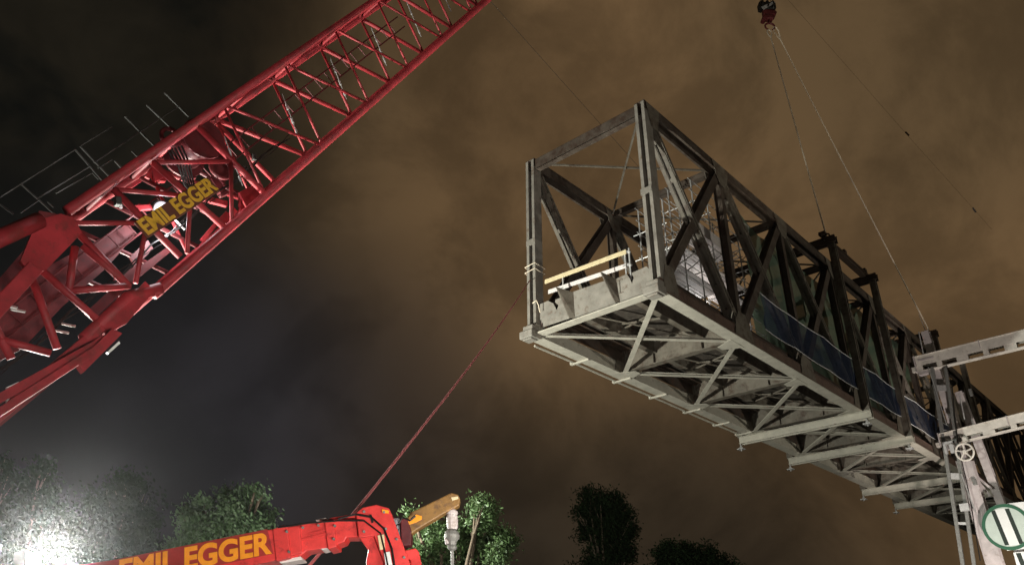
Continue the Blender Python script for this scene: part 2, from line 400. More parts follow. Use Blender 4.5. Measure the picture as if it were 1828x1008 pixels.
# ------------------------------------------------------------------ blue netting on the near side
def netting(name, pts_top, pts_bot, m_, sub=10, wob=.05, edge=True, label='', cat='netting'):
    root = bthing(name, label, cat)
    vs = []; fs = []; T = []; Bt = []
    for i in range(len(pts_top) - 1):
        for j in range(sub):
            t = j / sub; sag = -0.07 * math.sin(math.pi * t)
            a = V(pts_top[i]).lerp(V(pts_top[i+1]), t) + V((0, 0, sag)); c = V(pts_bot[i]).lerp(V(pts_bot[i+1]), t) + V((0, 0, sag))
            T.append(a); Bt.append(c)
    T.append(V(pts_top[-1])); Bt.append(V(pts_bot[-1]))
    R_ = 8
    for i, (a, c) in enumerate(zip(T, Bt)):
        for r in range(R_ + 1):
            p = a.lerp(c, r / R_)
            w_ = wob * (math.sin(i * 1.1 + r * .5) + .6 * math.sin(i * .43 - r * 1.2)) * math.sin(math.pi * min(1, max(0, r / R_)))
            vs.append((p.x + w_ + random.uniform(-.01, .01), p.y, p.z))
    for i in range(len(T) - 1):
        for r in range(R_): fs.append((i*(R_+1)+r, (i+1)*(R_+1)+r, (i+1)*(R_+1)+r+1, i*(R_+1)+r+1))
    obj('sheet', MB().add(vs, fs), m_, root, smooth=True)
    if edge:
        obj('edge_rope', MB().tube(T, .022, 5), M['edge'], root)
        obj('edge_rope', MB().tube(Bt, .018, 5), M['edge'], root)
    return root
ys = [7.4, 10.2, 13.7, 17.0, 20.2, 23.0, 26.3, 29.5, 33, 37]
netting('safety_netting', [(5.78, y, 2.66 + .05 * math.sin(y)) for y in ys], [(5.78, y, 1.10 + .04 * math.cos(y * 2)) for y in ys], M['blue'],
        label='dark blue safety netting strip with white edge rope along the bridge side')
ys = [8.6, 10.5, 12.5, 14.5, 17, 20, 23, 26, 30]
netting('debris_netting', [(4.85, y, 7.35 + .3 * math.sin(y * 1.7)) for y in ys], [(4.85, y, 1.35) for y in ys], M['green'], wob=.12, edge=False,
        label='crumpled green debris netting hung inside the bridge behind the scaffold', cat='netting')

# ------------------------------------------------------------------ scaffold standing on the deck inside the bridge
sc = bthing('scaffold', 'bright silver scaffold with pale boards standing inside the bridge behind the first diagonals', 'scaffold')
SX = (3.75, 4.85); SY = [1.9 + i * 1.25 for i in range(7)]; SZ = 1.31
for y in SY:
    for x in SX:
        obj('standard', MB().tube([(x, y, SZ), (x, y, SZ + 5.9 - (2.2 if y < 4 else 0))], .03, 6), M['galv'], sc)
b_i = 0
for z in [SZ + .35 + .55 * i for i in range(11)]:
    for x in SX:
        y0_ = SY[0] if z < 5 else SY[2]
        b = MB().tube([(x, y0_ - .2, z + random.uniform(-.03, .03)), (x, SY[-1] + .2, z)], .02, 6)
        obj('ledger', b, M['galv'], sc)
for y in SY:
    for z in [SZ + .4 + 1.1 * i for i in range(3 if y < 4 else 5)]:
        obj('transom', MB().tube([(SX[0] - .3, y, z), (SX[1] + .1, y, z)], .024, 6), M['galv'], sc)
for (z, a_, c_) in ((2.6, 2.2, 6.0), (3.6, 3.0, 8.4), (5.0, 4.6, 7.8), (2.9, 6.0, 9.2)):
    b = MB()
    for i in range(3): b.box((3.95 + i * .32, (a_ + c_) / 2, z), (.29, c_ - a_ + random.uniform(-.2, .2), .045))
    obj('scaffold_board', b, M['wrail'], sc)
for i in range(5):
    y = SY[i + 1]; z0 = SZ + .6 + .5 * i
    obj('brace', MB().tube([(4.9, y - 1.2, z0), (4.9, y + 1.2, z0 + 1.9)], .02, 6), M['galv'], sc)
obj('mesh_panel', MB().add([(4.93, 4.4, 4.6), (4.93, 6.4, 4.6), (4.93, 6.4, 5.1), (4.93, 4.4, 5.1), (4.95, 4.4, 4.6), (4.95, 6.4, 4.6), (4.95, 6.4, 5.1), (4.95, 4.4, 5.1)], [(0,1,2,3), (7,6,5,4), (0,4,5,1), (3,2,6,7), (0,3,7,4), (1,5,6,2)]), M['wrail'], sc)

# ------------------------------------------------------------------ support tower on the right
TY = 28.8
gz = -(A0.z) / az.z   # local z of the ground, roughly
def gzat(x, y): return -(A0 + ax * x + ay * y).z / az.z
tw = bthing('support_tower', 'pale steel support tower with ladder and two projecting arms beside the bridge', 'tower')
def tl(px, py, yv=TY): return blocal(px, py, 1, yv)
def tpost(name, pxa, pya, pxb, pyb, w, h, yv, m_, ground=True, kind='h'):
    p = tl(pxa, pya, yv); q = tl(pxb, pyb, yv)
    if ground:
        d = (q - p) / (q.z - p.z); q = p + d * (gzat(q.x, yv) - p.z)
    b = MB()
    if kind == 'h': b.hsec(p, q, w, h, .03, (0, 1, 0))
    else: b.beam(p, q, w, h, (0, 1, 0))
    return p, q, obj(name, b, m_, tw, bevel=.01)
p, q, mpost = tpost('main_post', 1652, 592, 1777, 1008, .42, .42, TY, M['tower'])
for i in range(18):
    c = p.lerp(q, (i + .5) / 18); obj('post_stiffener', MB().box((c.x, c.y - .0, c.z), (.46, .46, .05)), M['tower'], mpost)
p2, q2, _ = tpost('rear_post', 1712, 700, 1805, 945, .42, .42, TY + .9, M['tower'])
p3, q3, _ = tpost('lower_post_casing', 1722, 822, 1775, 1000, .80, .62, TY, M['tower'], kind='h')
# ladder
pa_, qa_, lad = tpost('ladder_rail', 1664, 655, 1719, 1008, .19, .16, TY - .5, M['galvdark'], kind='b')
pb_, qb_, _ = tpost('ladder_rail', 1688, 655, 1739, 1008, .17, .16, TY - .5, M['galvdark'], kind='b')
for i in range(24):
    t = (i + .5) / 24; a_ = pa_.lerp(qa_, t); c_ = pb_.lerp(qb_, t)
    if i % 3 == 1: obj('ladder_rung', MB().beam(a_, c_, .06, .34 if i % 6 == 1 else .14), M['galv'], lad)
# rods / hoses
for (xa, ya, xb, yb, r_) in ((1657, 655, 1690, 758, .022), (1640, 592, 1648, 630, .03), (1712, 700, 1722, 748, .03), (1716, 845, 1742, 915, .04)):
    obj('tie_rod', MB().tube([tl(xa, ya, TY - .7), tl(xb, yb, TY - .7)], r_, 6), M['galv'], tw)
obj('antenna_rod', MB().tube([tl(1654, 594, TY), tl(1640, 560, TY)], .03, 6, .012), M['galv'], tw)
# arms: box girder with cut-outs
def arm(la, lb, ha, hb, name):
    # la, lb: local points of top-left and top-right
    b = MB(); d = (lb - la); n_ = 6
    b.beam(la + V((0, 0, -.02)), lb + V((0, 0, -.02)), .5, .05)
    b.beam(la + V((0, 0, -ha)), lb + V((0, 0, -hb)), .42, .05)
    yv = la.y
    wh = ha * .6; wz = -(wh / 2 + .05)
    b.beam(la + V((0, -.19, wz)), lb + V((0, -.19, wz)), .03, wh)
    b.beam(la + V((0, .19, wz)), lb + V((0, .19, wz)), .03, wh)
    L_ = d.length; k = 0; s_ = 0
    while s_ < L_:
        c = la + d * (s_ / L_); b.box((c.x, c.y, c.z - wh - .05 - (ha - wh - .07) / 2), (.30 if k % 2 else .62, .40, ha - wh - .07)); s_ += 1.25; k += 1
    o = obj(name, b, M['towerb'], tw, bevel=.008)
    b = MB(); b.box((la.x - .05, la.y, la.z - ha / 2), (.06, .56, ha + .05)); b.box((la.x + .6, la.y - .21, la.z - .3), (.9, .03, .12)); b.box((la.x + .35, la.y, la.z - ha - .12), (.7, .4, .18))
    for xx in (3.55, 6.0, 9.0, 12.0):
        c = la + d * (xx / L_); b.box((c.x, c.y, c.z - .22), (.05, .56, .5))
    obj('arm_fitting', b, M['tower'], o)
la = tl(1634, 638, TY - .35); lb = tl(1828, 590, TY - .35); d_ = (lb - la)
arm(la, la + d_ * 1.45, .95, .95, 'upper_arm')
la = tl(1678, 775, TY - .35); lb = tl(1828, 737, TY - .35); d_ = (lb - la)
arm(la, la + d_ * 1.6, .72, .72, 'lower_arm')
# platform bracket pieces below the lower arm
b = MB()
for (px, py, sx_, sz_) in ((1692, 790, .5, .12), (1700, 800, .22, .5), (1688, 800, .14, .6), (1722, 905, .45, .4)):
    c = tl(px, py, TY - .75); obj('clamp_bracket', MB().box((c.x, c.y, c.z), (sx_, .2, sz_)), M['galv'], tw)
# more braces in the tower
for (xa, ya, xb, yb) in ((1748, 860, 1768, 885), (1735, 842, 1770, 872), (1745, 905, 1775, 930)):
    obj('tower_brace', MB().beam(tl(xa, ya, TY + .4), tl(xb, yb, TY + .4), .12, .12), M['tower'], tw)
obj('tower_base', MB().box((q.x + .8, TY, gzat(q.x, TY) + .15), (3.2, 2.6, .3)), M['tower'], tw)
for (px, py, a_, c_) in ((1668, 690, .18, .3), (1697, 742, .22, .26), (1733, 700, .16, .4), (1740, 860, .2, .3)):
    c = tl(px, py, TY - .45); obj('junction_box', MB().box((c.x, c.y, c.z), (a_, .16, c_)), M['galvdark'], tw, bevel=.01)
obj('hanging_cable', MB().tube([tl(1690, 652, TY - .6), tl(1700, 690, TY - .65), tl(1704, 740, TY - .65), tl(1712, 800, TY - .7), tl(1730, 880, TY - .7), tl(1750, 1000, TY - .7)], .03, 6), M['black'], tw)
# handwheel
hw_c = tl(1722, 806, TY - .95)
hw = bthing('handwheel', 'small white spoked handwheel mounted on the pale support tower', 'handwheel', hw_c)
obj('rim', MB().ring((0, 0, 0), (0.1, 1, .1), .46, .055), M['towerb'], hw, smooth=True)
for i in range(5):
    t = 2 * math.pi * i / 5 + .3; obj('spoke', MB().beam((0, 0, 0), (.45 * math.cos(t), 0, .45 * math.sin(t)), .07, .05, (0, 1, 0)), M['towerb'], hw)
obj('hub', MB().tube([(0, -.08, 0), (0, .3, 0)], .10, 12), M['towerb'], hw)
# sign
sg_c = tl(1797.5, 939.5, TY - .9)
sg = bthing('logo_sign', 'white sign with a dark green ring and vertical bars at the tower foot', 'sign', sg_c)
k = .0372
obj('panel', MB().box((1.6, .06, .0), (3.8, .04, 2.3)), M['whiteb'], sg)
obj('lower_panel', MB().box((1.75, .06, -2.55), (3.6, .04, 2.55)), M['whiteb'], sg)
sk = -.12
def bar(x0, x1, z0, z1, y, m_, par=sg, nm='bar'):
    return obj(nm, MB().prism([(x0 + sk*z0, y, z0), (x1 + sk*z0, y, z0), (x1 + sk*z1, y, z1), (x0 + sk*z1, y, z1)], (0, .012, 0)), m_, par)
rr = 1.0
def disc(R_, y, m_, nm, x0=-9, x1=9, n=48, R2=0):
    pts = []
    for i in range(n):
        t = 2 * math.pi * i / n; pts.append((min(x1, max(x0, R_ * math.cos(t))), y, R_ * 1.0 * math.sin(t)))
    return obj(nm, MB().prism(pts, (0, .01, 0)), m_, sg)
disc(1.0, .02, M['palegreen'], 'disc')
for i, x in enumerate((-.33, .33)):
    zz = math.sqrt(1.0 - .45**2); bar(x - .10, x + .10, -zz, zz, .005, M['blackg'])
bar(-.23, .23, -.93, .93, .008, M['whiteb'], nm='pale_bar')
b = MB(); n = 56
for i in range(n):
    t0, t1 = 2*math.pi*i/n, 2*math.pi*(i+1)/n
    for_y = -.012
    b.prism([(1.0*math.cos(t0), for_y, 1.0*math.sin(t0)), (1.16*math.cos(t0) , for_y, 1.16*math.sin(t0)), (1.16*math.cos(t1), for_y, 1.16*math.sin(t1)), (1.0*math.cos(t1), for_y, 1.0*math.sin(t1))], (0, .014, 0))
obj('ring', b, M['dkgreen'], sg)
for x in (.0, .85, 1.7, 2.5):
    bar(x - .1, x + .12, -3.8, -1.32, .03, M['blackg'])
    bar(x + .25, x + .62, -3.8, -1.32, .032, M['palegreen'], nm='pale_bar')

# ------------------------------------------------------------------ hook block, slings, hoist ropes
HK = on_plane(1373, 40, A0 + ax * 2.75, ax)
hk = thing('hook_block', 'red crane hook block with black sheave housing hanging at the top of the frame', 'hook block', HK)
b = MB(); b.box((0, 0, 1.55), (1.25, .55, .62)); b.box((0, 0, 1.25), (1.05, .5, .1)); obj('sheave_housing', b, M['black'], hk, bevel=.06)
for x in (-.4, 0, .4):
    obj('sheave', MB().ring((x, 0, 1.62), (1, 0, 0), .42, .06), M['black'], hk, smooth=True)
obj('side_plate', MB().prism([(-.52, -.3, 1.25), (-.40, -.3, .95), (.6, -.3, 1.75), (.5, -.3, 1.9)], (0, .03, 0)), M['galv'], hk)
b = MB(); b.box((0, 0, .85), (.78, .46, .55)); b.box((.02, 0, .42), (.6, .5, .42)); obj('swivel_body', b, M['deepred'], hk, bevel=.07)
for x in (-.36, .40): obj('cheek', MB().tube([(x, -.32, .5 + x*.6), (x, .32, .5 + x*.6)], .17, 12), M['deepred'], hk)
b = MB()
for s_ in (-1, 1):
    pts = [(s_*(.02 + .33*math.sin(t)), 0, -.12 - .33*(1-math.cos(t))*1.0) for t in [i*.28 for i in range(11)]]
    b.tube([(0, 0, .25)] + pts, .085, 8, .05)
obj('ramshorn_hook', b, M['deepred'], hk, smooth=True)
def sling(name, label, top, bot, r, loops=True, m_='rope'):
    top = V(top); bot = V(bot); t = thing(name, label, 'sling', bot, group='lifting slings below the crane hook')
    d = (bot - top); L_ = d.length; e = top + d * (1.15 / L_)
    mb = MB(); side = d.cross(V((0, 1, .2))).normalized()
    pts = [e.lerp(bot, i / 12) + V((0, 0, -.12 * math.sin(math.pi * i / 12))) for i in range(13)]
    obj('cable', rebase(MB().tube(pts, r, 6), bot), M[m_], t)
    o = d.normalized()
    lp_ = [e] + [top + o*(.45) + side*.17, top + o*.12 + side*.13, top, top + o*.12 - side*.13, top + o*.45 - side*.17] + [e]
    obj('eye', rebase(MB().tube(lp_, r * 1.15, 6), bot), M[m_], t)
    return t
def frame_top(y, right=True): return A0 + ax * (5.75 if right else -.5) + ay * y + az * 9.45
hb = HK + V((0, 0, -.45))
sling('sling', 'pale sling running from the hook down to the nearest lifting frame top', hb + V((-.12, 0, -.35)), frame_top(17.25), .042)
sling('sling', 'pale sling running from the hook far right toward the support tower head', hb + V((.3, 0, 0)), frame_top(34.1), .042)
b = MB()
p = frame_top(17.25); b.tube([p + V((0, 0, .0)), p + V((0, 0, .5))], .07, 6); b.tube([p + V((-.25, 0, .9)), p + V((-.45, 0, 2.0))], .04, 6)
# shackles on the near lifting frame
sh = thing('shackle', 'small dark shackle on the lifting frame top under the pale sling', 'shackle', p, )
obj('bow', rebase(MB().ring(p + V((0, 0, .15)), (1, .3, 0), .2, .045, 18, 6), p), M['darkst'], sh)
obj('pin', rebase(MB().tube([p + V((-.2, 0, -.05)), p + V((.2, 0, -.05))], .05, 8), p), M['galv'], sh)

# ------------------------------------------------------------------ lattice boom crane
BC = V((-5.31134, 15.871469, 13.870591)) + V((0, 0, EYE))
BS = V((0.7002870, -0.7126424, 0.0416994)); BU = V((-0.6392348, -0.6000064, 0.481010)); BB = V((0.31776853, 0.36350116, 0.8757226))
BW, BH = 1.554, 2.039
def bp(L, s, u): return BC + BB * L + BS * s + BU * u
FOOT = bp(-13.2, 0, -.5)
cr = thing('lattice_crane', 'huge red lattice boom crane rising from the left with yellow lettering board', 'crane', FOOT)
def cobj(name, mb, m_, **k): return obj(name, rebase(mb, FOOT), m_, cr, **k)
Ltop, Lb = 66.0, -7.9
def facepx(px, py, sd):   # pixel on near (+1) or far (-1) face plane
    return on_plane(px, py, BC + BS * (BW / 2 * sd), BS)
uN = [bp(Ltop, BW/2, BH/2*.9)]
for s_ in (1, -1):
    for u_ in (1, -1):
        cobj('boom_chord', MB().tube([bp(Lb, s_*BW/2, u_*BH/2), bp(Ltop - 4, s_*BW/2, u_*BH/2), bp(Ltop + 3, s_*BW/4, u_*BH/4)], .10, 12), M['red'], smooth=True)
def strut(p, q, r, name='lattice_brace', m_='red', n=8, trim=.06):
    return cobj(name, MB().tube([p, q], r, n), M[m_], smooth=True)
hb_, wb_ = BH/2, BW/2
# regular warren bracing, part by part while it is in view (L < 14), the rest one part
rest = MB()
def place(p, q, r, L, nm='lattice_brace'):
    if L < 15: strut(p, q, r, nm)
    else: rest.tube([p, q], r, 5)
pitch = 2.4
k = 0; L = -5.7
while L < Ltop - 5:
    # near face: lower L, upper L+.85, next lower L+pitch
    for sd, o_, rt, rh in ((1, 1.45, .030, .036), (-1, .0, .038, .062)):
        lo, up_, lo2 = L + o_, L + o_ + .87, L + o_ + pitch
        a_ = bp(lo, sd*wb_, -hb_); c_ = bp(up_, sd*wb_, hb_); e_ = bp(lo2, sd*wb_, -hb_)
        place(a_, c_, rt, L); place(c_, e_, rh, L)
    # top and bottom faces
    place(bp(L + .87, -wb_, hb_), bp(L + .55 + .87, wb_, hb_), .042, L); place(bp(L + .55 + .87, wb_, hb_), bp(L + .87 + pitch, -wb_, hb_), .035, L)
    place(bp(L, -wb_, -hb_), bp(L + .55, wb_, -hb_), .030, L); place(bp(L + .55, wb_, -hb_), bp(L + pitch, -wb_, -hb_), .030, L)
    L += pitch; k += 1
o = cobj('upper_boom_bracing', rest, M['red']); o['kind'] = 'stuff'
# heavy section: subdivided diagonals traced on the near face
U_ = [(352, 225), (273, 290), (203, 338), (123, 398)]; L_ = [(477, 350), (402, 407), (322, 458), (230, 511)]; M_ = [(412, 288), (340, 350), (262, 398), (180, 470)]
for i in range(4):
    strut(facepx(*U_[i], 1), facepx(*L_[i], 1), .068)
    if i < 3: strut(facepx(*U_[i+1], 1), facepx(*M_[i], 1), .05); strut(facepx(*M_[i], 1), facepx(L_[i+1][0] + 12, L_[i+1][1] - 6, 1), .045)
for (a_, c_) in (((51, 478), (102, 622)), ((64, 473), (182, 578)), ((147, 438), (232, 512)), ((134, 441), (123, 518)), ((124, 519), (232, 510)), ((-10, 603), (90, 630)), ((-40, 520), (20, 640))):
    strut(facepx(*a_, 1), facepx(*c_, 1), .066)
strut(facepx(388, 221, -1), facepx(497, 331, -1), .062)
# far-face bracing of the heavy section
for i in range(5):
    l0 = -8.2 + i * 1.0
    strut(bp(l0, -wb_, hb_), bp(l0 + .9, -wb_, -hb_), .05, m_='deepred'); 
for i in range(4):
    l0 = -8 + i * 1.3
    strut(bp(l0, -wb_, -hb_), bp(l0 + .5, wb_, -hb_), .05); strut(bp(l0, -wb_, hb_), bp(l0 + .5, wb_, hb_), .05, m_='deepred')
# tapered butt: chords converge to the foot
def seg(pxs, sd, r, name='butt_chord', m_='red', w=None):
    pts = [facepx(x, y, sd) for x, y in pxs]
    b = MB()
    if w:
        for a_, c_ in zip(pts[:-1], pts[1:]): b.beam(a_, c_, w[0], w[1], BS)
    else: b.tube(pts, r, 12)
    return cobj(name, b, M[m_], smooth=not w, bevel=.01 if w else 0)
cobj('butt_chord', MB().tube([bp(Lb + .2, wb_, -hb_), facepx(230, 530, 1), facepx(150, 606, 1)], .12, 12), M['red'], smooth=True)
# near face upper box and plates
def plate(pxs, sd, th, name='gusset_plate', m_='red', out=0):
    pts = [facepx(x, y, sd) + BS * out for x, y in pxs]
    return cobj(name, MB().prism(pts, BS * th), M[m_])
fu = facepx(0, 557, 1); fl = facepx(0, 683, 1)
tipu = facepx(102, 425, 1)
cobj('butt_chord', MB().beam(facepx(60, 480, 1), FOOT + BS * .6 + BU * .35, .26, .30, BS), M['red'], bevel=.02)
cobj('butt_chord', MB().beam(facepx(180, 585, 1), FOOT + BS * .6 - BU * .35, .18, .24, BS), M['red'], bevel=.02)
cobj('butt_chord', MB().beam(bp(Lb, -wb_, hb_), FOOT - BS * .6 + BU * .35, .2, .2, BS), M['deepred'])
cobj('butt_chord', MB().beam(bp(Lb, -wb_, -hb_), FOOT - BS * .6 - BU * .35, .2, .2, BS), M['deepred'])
plate([(62, 398), (104, 386), (128, 394), (142, 420), (78, 486), (52, 494), (32, 470)], 1, .10, out=.02)
plate([(205, 560), (255, 505), (262, 512), (270, 524), (222, 580), (184, 600), (174, 588)], 1, .08, out=.02)
plate([(56, 398), (66, 380), (100, 386), (66, 404)], 1, .2, m_='deepred', out=-.1)
plate([(126, 656), (188, 596), (206, 604), (138, 672)], 1, .16, name='foot_plate', out=.14)
plate([(175, 640), (197, 620), (199, 624), (179, 642)], 1, .05, name='pale_foot_strip', m_='whiteb', out=.32)
plate([(0, 700), (22, 690), (24, 694), (0, 728)], 1, .05, name='pale_foot_strip', m_='whiteb', out=.25)
# backstop / guy tubes
cobj('backstop_tube', MB().tube([facepx(66, 398, 1) + BS * .1, on_plane(-60, 452, BC + BS * 1.2, BS)], .15, 12), M['red'], smooth=True)
cobj('luffing_strut', MB().beam(facepx(200, 600, 1) + BS * .12, on_plane(-20, 722, BC + BS * 1.05, BS), .14, .16, BS), M['red'])
cobj('luffing_strut', MB().beam(facepx(190, 612, 1) + BS * .2, on_plane(-20, 748, BC + BS * 1.15, BS), .12, .13, BS), M['red'])
# machinery inside the boom: winch drum, sheaves, hoses, lit brackets
def inface(px, py, f): return on_plane(px, py, BC + BS * (wb_ * f), BS)
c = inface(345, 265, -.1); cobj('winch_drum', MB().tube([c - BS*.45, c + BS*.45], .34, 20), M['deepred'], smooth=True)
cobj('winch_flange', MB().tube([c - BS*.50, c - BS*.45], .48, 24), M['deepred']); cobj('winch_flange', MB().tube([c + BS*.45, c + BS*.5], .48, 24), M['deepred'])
for (x, y, r_) in ((372, 245, .22), (305, 245, .2), (395, 300, .24)):
    c = inface(x, y, .2); cobj('guide_sheave', MB().ring(c, BS, r_, .05), M['deepred'], smooth=True)
for i in range(5):
    a_ = inface(300 + i*6, 268 - i * 2, .3); c_ = inface(330 + i*4, 330, .1); e_ = inface(350 + i * 3, 352, .2)
    cobj('hydraulic_hose', MB().tube([a_, a_.lerp(c_, .5) + BS*.08, c_, e_], .022, 6), M['black'])
for (xa, ya, xb, yb, w_, m_) in ((355, 352, 405, 365, .13, 'red'), (238, 372, 270, 370, .11, 'red'), (390, 400, 420, 375, .12, 'red'), (262, 318, 275, 298, .1, 'red'),
                                 (432, 345, 432, 382, .14, 'red'), (444, 340, 470, 352, .16, 'red'), (360, 430, 385, 400, .09, 'red'), (278, 300, 290, 325, .15, 'red'), (222, 340, 250, 322, .08, 'red'),
                                 (300, 380, 330, 410, .04, 'galv'), (330, 290, 345, 320, .12, 'deepred'), (210, 340, 216, 372, .06, 'galv'), (380, 320, 400, 350, .18, 'deepred')):
    cobj('inner_bracket', MB().beam(inface(xa, ya, -.5), inface(xb, yb, -.45), w_, w_ * .8, BS), M[m_], bevel=.01)
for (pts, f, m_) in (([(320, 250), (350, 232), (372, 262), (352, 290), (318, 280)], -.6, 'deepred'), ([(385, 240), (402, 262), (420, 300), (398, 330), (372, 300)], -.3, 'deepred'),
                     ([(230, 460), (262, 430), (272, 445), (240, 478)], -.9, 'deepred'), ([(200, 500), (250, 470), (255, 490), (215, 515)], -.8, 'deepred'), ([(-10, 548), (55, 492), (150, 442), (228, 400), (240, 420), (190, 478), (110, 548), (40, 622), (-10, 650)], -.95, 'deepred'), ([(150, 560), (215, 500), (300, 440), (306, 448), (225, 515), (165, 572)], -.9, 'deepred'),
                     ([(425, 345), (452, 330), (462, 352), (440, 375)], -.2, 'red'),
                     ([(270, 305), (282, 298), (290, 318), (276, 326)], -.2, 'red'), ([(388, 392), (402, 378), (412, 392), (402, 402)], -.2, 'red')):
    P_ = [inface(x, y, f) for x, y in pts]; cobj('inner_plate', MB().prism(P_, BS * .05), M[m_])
# guy rods inside the boom, pale sleeves shaped to stand in for glints
for i in range(9):
    l0 = -4 + i * 2.4
    a_ = bp(l0 + .9, -.2, .55); c_ = bp(l0 + .25, -.15, -.55)
    b = MB()
    b.tube([a_, c_], .012, 5)
    for t in (.25, .55, .8):
        q_ = a_.lerp(c_, t); b.tube([q_, q_ + (c_ - a_).normalized() * .14], .026, 6)
    cobj('guy_rod', b, M['galv'])
for (x, y) in ((451, 283), (435, 305), (208, 362)):
    c = facepx(x, y, -1 if x > 300 else 1) + BS * .05; dd = (BB * .09 + BU * .1); cobj('hose_clamp', MB().beam(c - dd*.6, c + dd*.6, .10, .14, BS), M['railst'], bevel=.01)
for (x, y) in ((110, 578), (98, 590), (5, 545), (20, 552)):
    c = inface(x, y, .2); cobj('pale_bracket', MB().beam(c, c + (cR * .24) - cU*.04, .035, .03, BS), M['galv'])
for f_, r_ in ((-.35, .018), (-.25, .012), (.05, .010)):
    cobj('control_cable', MB().tube([bp(-12 + i * .55, wb_ * f_, -.35 + .06 * math.sin(i * 1.7 + f_ * 9)) for i in range(20)], r_, 6), M['black'])
for o_ in (-.18, .18): cobj('boom_ladder_rail', MB().tube([bp(-11, -.5, .2 + o_), bp(6, -.5, .2 + o_)], .022, 6), M['deepred'])
for i in range(34): cobj('boom_ladder_rung', MB().tube([bp(-10.8 + i * .49, -.5, .02), bp(-10.8 + i * .49, -.5, .38)], .014, 5), M['deepred'])
# banner board with lettering on the near face
def text_mesh(txt, size, extrude, offset, mat_, name, parent, mw, spacing=1.0):
    cu = bpy.data.curves.new('t', 'FONT'); cu.body = txt; cu.size = size; cu.extrude = extrude; cu.offset = offset; cu.align_x = 'CENTER'; cu.align_y = 'CENTER'; cu.space_character = spacing
    to = bpy.data.objects.new('t', cu); COL.objects.link(to); bpy.context.view_layer.update()
    me = bpy.data.meshes.new_from_object(to.evaluated_get(bpy.context.evaluated_depsgraph_get()))
    bpy.data.objects.remove(to); me.materials.clear(); me.materials.append(mat_); me.name = name
    o = bpy.data.objects.new(name, me); COL.objects.link(o); o.parent = parent
    o.matrix_local = mw; return o
c0 = facepx(247, 416, 1) + BS * .14; c1 = facepx(374, 334, 1) + BS * .14
ctr = (c0 + c1) / 2; dx = (c1 - c0).normalized(); dz = BS; dy = dz.cross(dx).normalized()
BLen = (c1 - c0).length
cobj('lettering_board', MB().beam(c0 - dx*.02, c1 + dx*.02, .36, .03, BS), M['banner'])
mw = Matrix((dx, dy, dz)).transposed().to_4x4(); mw.translation = ctr + dz * .03 - FOOT
to = text_mesh('EMIL EGGER', .44, .006, .014, M['yellow'], 'board_lettering', cr, mw)
wd = max(v.co.x for v in to.data.vertices) - min(v.co.x for v in to.data.vertices)
sxx = BLen / wd
for v in to.data.vertices: v.co.x *= sxx
# crane superstructure and chassis at the foot (left of and below the frame)
up = MB(); base = V((FOOT.x, FOOT.y, 0))
up.box((FOOT.x - 1.2, FOOT.y - 1.8, 2.3), (3.2, 7.0, 1.5)); cobj('superstructure', up, M['red'], bevel=.08)
cobj('cab', MB().box((FOOT.x - 3.5, FOOT.y + .8, 2.6), (1.2, 2.2, 2.2)), M['red'], bevel=.1)
for s_ in (-1, 1):
    cobj('crawler_track', MB().box((FOOT.x - 1.2 + s_ * 2.9, FOOT.y - 1.5, .65), (1.2, 8.6, 1.3)), M['blackrub'], bevel=.3)
cobj('car_body', MB().box((FOOT.x - 1.2, FOOT.y - 1.5, 1.05), (4.8, 4, .8)), M['deepred'], bevel=.05)
cobj('counterweight', MB().box((FOOT.x - 1.2, FOOT.y - 5.6, 2.8), (4.6, 1.4, 2.4)), M['galvdark'], bevel=.05)
# boom head and hoist ropes
hd = bp(Ltop + 3, 0, 0)
cobj('boom_head', MB().beam(hd - BB*.6, hd + BB*.8, 1.2, .9, BS), M['red'], bevel=.05)
hp = thing('hoist_rope', 'dark steel hoist ropes carrying the red hook block from above', 'rope', HK + V((0, 0, 1.9)))
HL = V((HK.x, HK.y, hd.z))
for i, x in enumerate((-.4, -.15, .15, .4)):
    obj('rope_fall', rebase(MB().tube([HK + V((x, 0, 1.9)), hd + V((x*.5, 0, 0))], .018, 5), HK + V((0, 0, 1.9))), M['wire'], hp)

# folded access railing along the top of the boom
rl = thing('boom_walkway', 'thin grey walkway railing frames along the upper side of the red boom', 'railing', bp(-6, -1.2, 1.6))
rbase = V(rl.location)
rp = BC - BS * (wb_ + .15)
def rpx(x, y): return on_plane(x, y, rp, BS)
def rrod(a_, c_, r_, nm): obj(nm, rebase(MB().tube([rpx(*a_), rpx(*c_)], r_, 6), rbase), M['railst'], rl)
for (a_, c_, r_) in (((134, 267), (183, 322), .021), ((143, 261), (197, 317), .021), ((37, 328), (100, 384), .018), ((223, 208), (277, 262), .022), ((262, 188), (316, 238), .022), ((294, 166), (337, 208), .022), ((85, 360), (96, 370), .014), ((0, 365), (24, 382), .018), ((235, 270), (250, 284), .016), ((205, 287), (217, 300), .024), ((165, 308), (176, 320), .018)):
    rrod(a_, c_, r_, 'upright')
for (a_, c_, r_) in (((0, 352), (134, 267), .014), ((143, 261), (200, 226), .012), ((68, 353), (160, 297), .018), ((168, 290), (280, 215), .020), ((280, 215), (320, 190), .012), ((100, 345), (165, 308), .014), ((175, 300), (200, 285), .014), ((37, 380), (70, 357), .012)):
    rrod(a_, c_, r_, 'handrail')
